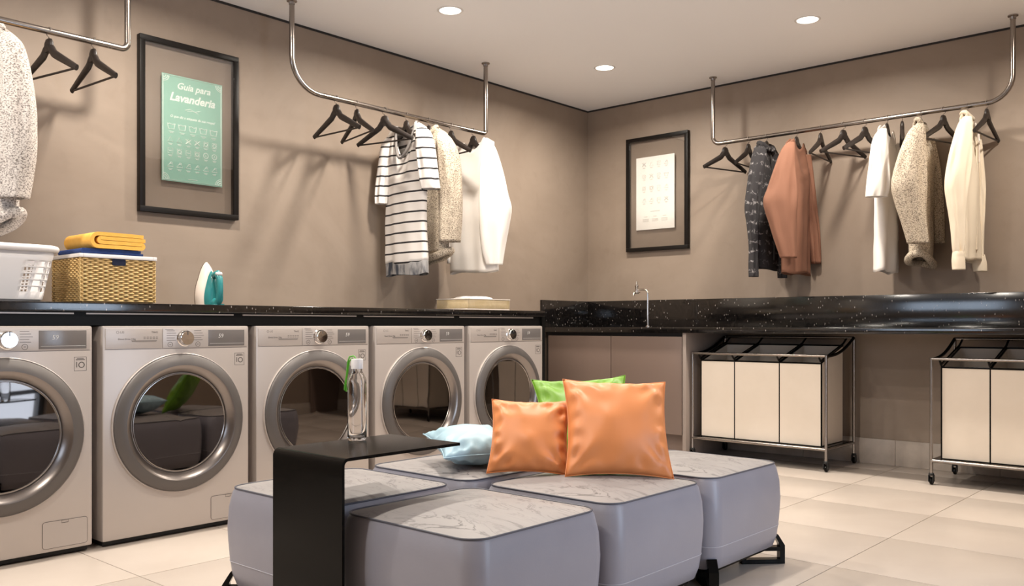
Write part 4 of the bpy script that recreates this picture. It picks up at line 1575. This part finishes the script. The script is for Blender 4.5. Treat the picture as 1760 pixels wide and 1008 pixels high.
OX1, OX2 = 2.255, 1.700
OYA, OYB, OYC = -4.135, -3.590, -3.045
IN = 0.05
make_ottoman('front grey leather cube ottoman beside the black side table', OX1, OYA, {(-1, -1): 0.19, (-1, 1): IN, (1, 1): IN})
make_ottoman('grey leather cube ottoman carrying the large orange cushion', OX1, OYB, {(-1, -1): IN, (-1, 1): IN, (1, 1): IN, (1, -1): IN})
make_ottoman('grey leather cube ottoman at the far right end, nearest the laundry cart', OX1, OYC, {(-1, -1): IN, (-1, 1): IN})
make_ottoman('grey leather cube ottoman mostly behind the black side table', OX2, OYA, {(1, -1): 0.24, (1, 1): IN, (-1, 1): IN})
make_ottoman('grey leather cube ottoman carrying the pale blue cushion', OX2, OYB, {(1, -1): IN, (1, 1): IN, (-1, 1): IN, (-1, -1): IN})
make_ottoman('grey leather cube ottoman hidden behind the orange cushions, carrying the green one', OX2, OYC, {(1, -1): IN, (1, 1): IN, (-1, -1): IN})

# ================================================================== SIDE TABLE AND BOTTLE
TZ = 0.519
st = thing('side_table', 'C-shaped black bent steel side table reaching over the ottomans', 'table', (0, 0, 0))
tx0, tx1, tyf, tyb = 2.073, 2.374, -4.196, -3.783
tt = 0.008
bend = [(tyf + tt / 2, TZ - 0.05)] + [(tyf + tt / 2, TZ - 0.020)] + arc(tyf + tt / 2 + 0.016, TZ - 0.020, 0.016, 180, 90, 6)[1:] + [(tyb, TZ - 0.004)]
MB().ribbon(bend, tt, tx0, tx1, 'YZ').build('tabletop', M_BLACK, st, smooth=40)
MB().box(tx0, tx1, tyf, tyf + tt, 0.012, TZ - 0.0502).build('upright', M_BLACK, st)
MB().box(tx0, tx1, tyf, tyb - 0.06, 0.0005, 0.0085).build('base', M_BLACK, st)

BX, BY = 2.115, -3.943
bt = thing('water_bottle', 'clear glass water bottle with white cap on the black side table', 'bottle', (BX, BY, TZ + 0.0005))
outer = [(0.0, 0.0), (0.024, 0.0), (0.0265, 0.004), (0.0275, 0.012), (0.0275, 0.150), (0.0262, 0.158), (0.0275, 0.166), (0.026, 0.176), (0.018, 0.193), (0.0145, 0.198), (0.0145, 0.212)]
inner = [(0.0128, 0.212), (0.0128, 0.197), (0.0165, 0.191), (0.0242, 0.175), (0.0256, 0.165), (0.0246, 0.158), (0.0256, 0.150), (0.0256, 0.013), (0.022, 0.008), (0.0, 0.0075)]
MB().lathe(outer + inner, 40, close_ends=False).build('glass_body', M_CLEAR, bt, smooth=40)
MB().lathe([(0.0, 0.2125), (0.0168, 0.2125), (0.0172, 0.206), (0.0172, 0.232), (0.0155, 0.2345), (0.0, 0.2345)], 28, close_ends=False).build('cap', M_WHITE, bt, smooth=40)
uL = Vector((-0.748, -0.664, 0))
def sp(r, z):
    q = uL * r
    return (q.x, q.y, z)
MB().tube([sp(0.004, 0.236), sp(0.010, 0.243), sp(0.022, 0.240), sp(0.027, 0.225), sp(0.030, 0.19), sp(0.035, 0.160), sp(0.036, 0.145), sp(0.031, 0.140), sp(0.032, 0.165), sp(0.0265, 0.20), sp(0.022, 0.228), sp(0.012, 0.237)], 0.0022, 6).build('strap', M_GREENP, bt, smooth=60)

# ================================================================== CUSHIONS
def make_cushion(name, label, m, size, thick, loc, rz, lean, roll=0.0, seed=0, pinch=0.13):
    n = 41
    h = size / 2
    def surf(sg):
        def fn(i, j):
            u, v = -1 + 2 * i / (n - 1), -1 + 2 * j / (n - 1)
            x = u * h * (1 - pinch * (1 - v * v) * abs(u) ** 2)
            z = v * h * (1 - pinch * (1 - u * u) * abs(v) ** 2)
            p = (max(0.0, (1 - u * u) * (1 - v * v))) ** 0.55
            wr = 0.0
            d = abs(u) ** 3 + abs(v) ** 3
            wr += 0.008 * mnoise.noise(Vector((u * 2.2 + seed, v * 2.2 - seed, sg * 0.7 + seed))) * p
            edge = 1 - max(abs(u), abs(v))
            wr += 0.0035 * math.sin((u if abs(v) > abs(u) else v) * 17 + seed + 2 * mnoise.noise(Vector((u * 2, v * 2, seed)))) * math.exp(-((edge - 0.16) / 0.12) ** 2)
            rc = math.hypot(1 - abs(u), 1 - abs(v))
            ac = math.atan2(1 - abs(v), 1 - abs(u))
            wr += 0.0055 * math.sin(ac * 9 + seed * 1.7 + (2 if u > 0 else 0) + (3 if v > 0 else 0)) * math.exp(-((rc - 0.55) / 0.28) ** 2) * min(1, p * 2)
            y = sg * (thick * p + wr * (1 if p > 0.02 else 0))
            return (x, y, z)
        return fn
    b = MB()
    b.grid(n, n, surf(-1))
    b.grid(n, n, surf(1))
    o = b.build(name, m, smooth=170)
    bm = bmesh.new()
    bm.from_mesh(o.data)
    bmesh.ops.remove_doubles(bm, verts=bm.verts, dist=0.0006)
    bmesh.ops.recalc_face_normals(bm, faces=bm.faces[:])
    bm.to_mesh(o.data)
    bm.free()
    for p in o.data.polygons:
        p.use_smooth = True
    # seam piping
    pts = []
    f = surf(1)
    for i in range(0, n - 1, 2):
        pts.append(f(i, 0))
    for j in range(0, n - 1, 2):
        pts.append(f(n - 1, j))
    for i in range(n - 1, 0, -2):
        pts.append(f(i, n - 1))
    for j in range(n - 1, 0, -2):
        pts.append(f(0, j))
    MB().tube([(p[0], 0, p[2]) for p in pts], 0.0018, 5, closed=True).build('seam', m, o, smooth=60)
    o.matrix_world = Matrix.Translation(loc) @ Matrix.Rotation(rz, 4, 'Z') @ Matrix.Rotation(lean, 4, 'X') @ Matrix.Rotation(roll, 4, 'Y')
    tag(o, label, 'cushion', 'cushions on the ottomans')
    return o


AZ = R(41.6)
# local y- is the face turned to the camera when rz = AZ
make_cushion('cushion', 'smaller orange satin cushion leaning in front of the green one', M_ORANGE, 0.262, 0.058, (2.283, -3.374, 0.4910), AZ + R(-4), R(-31), R(1), 1, 0.09)
make_cushion('cushion', 'large orange satin cushion standing on the ottomans', M_ORANGE, 0.340, 0.074, (2.512, -3.212, 0.5225), AZ + R(3), R(-31), R(2), 4, 0.085)
make_cushion('cushion', 'lime green satin cushion behind the two orange cushions', M_GREEN, 0.356, 0.065, (2.200, -2.970, 0.5130), AZ + R(2), R(-37), R(-3), 9)
make_cushion('cushion', 'pale blue satin cushion lying on the ottoman behind the table', M_BLUE, 0.275, 0.060, (2.035, -3.385, 0.4460), AZ + R(20), R(-80), R(0), 12)
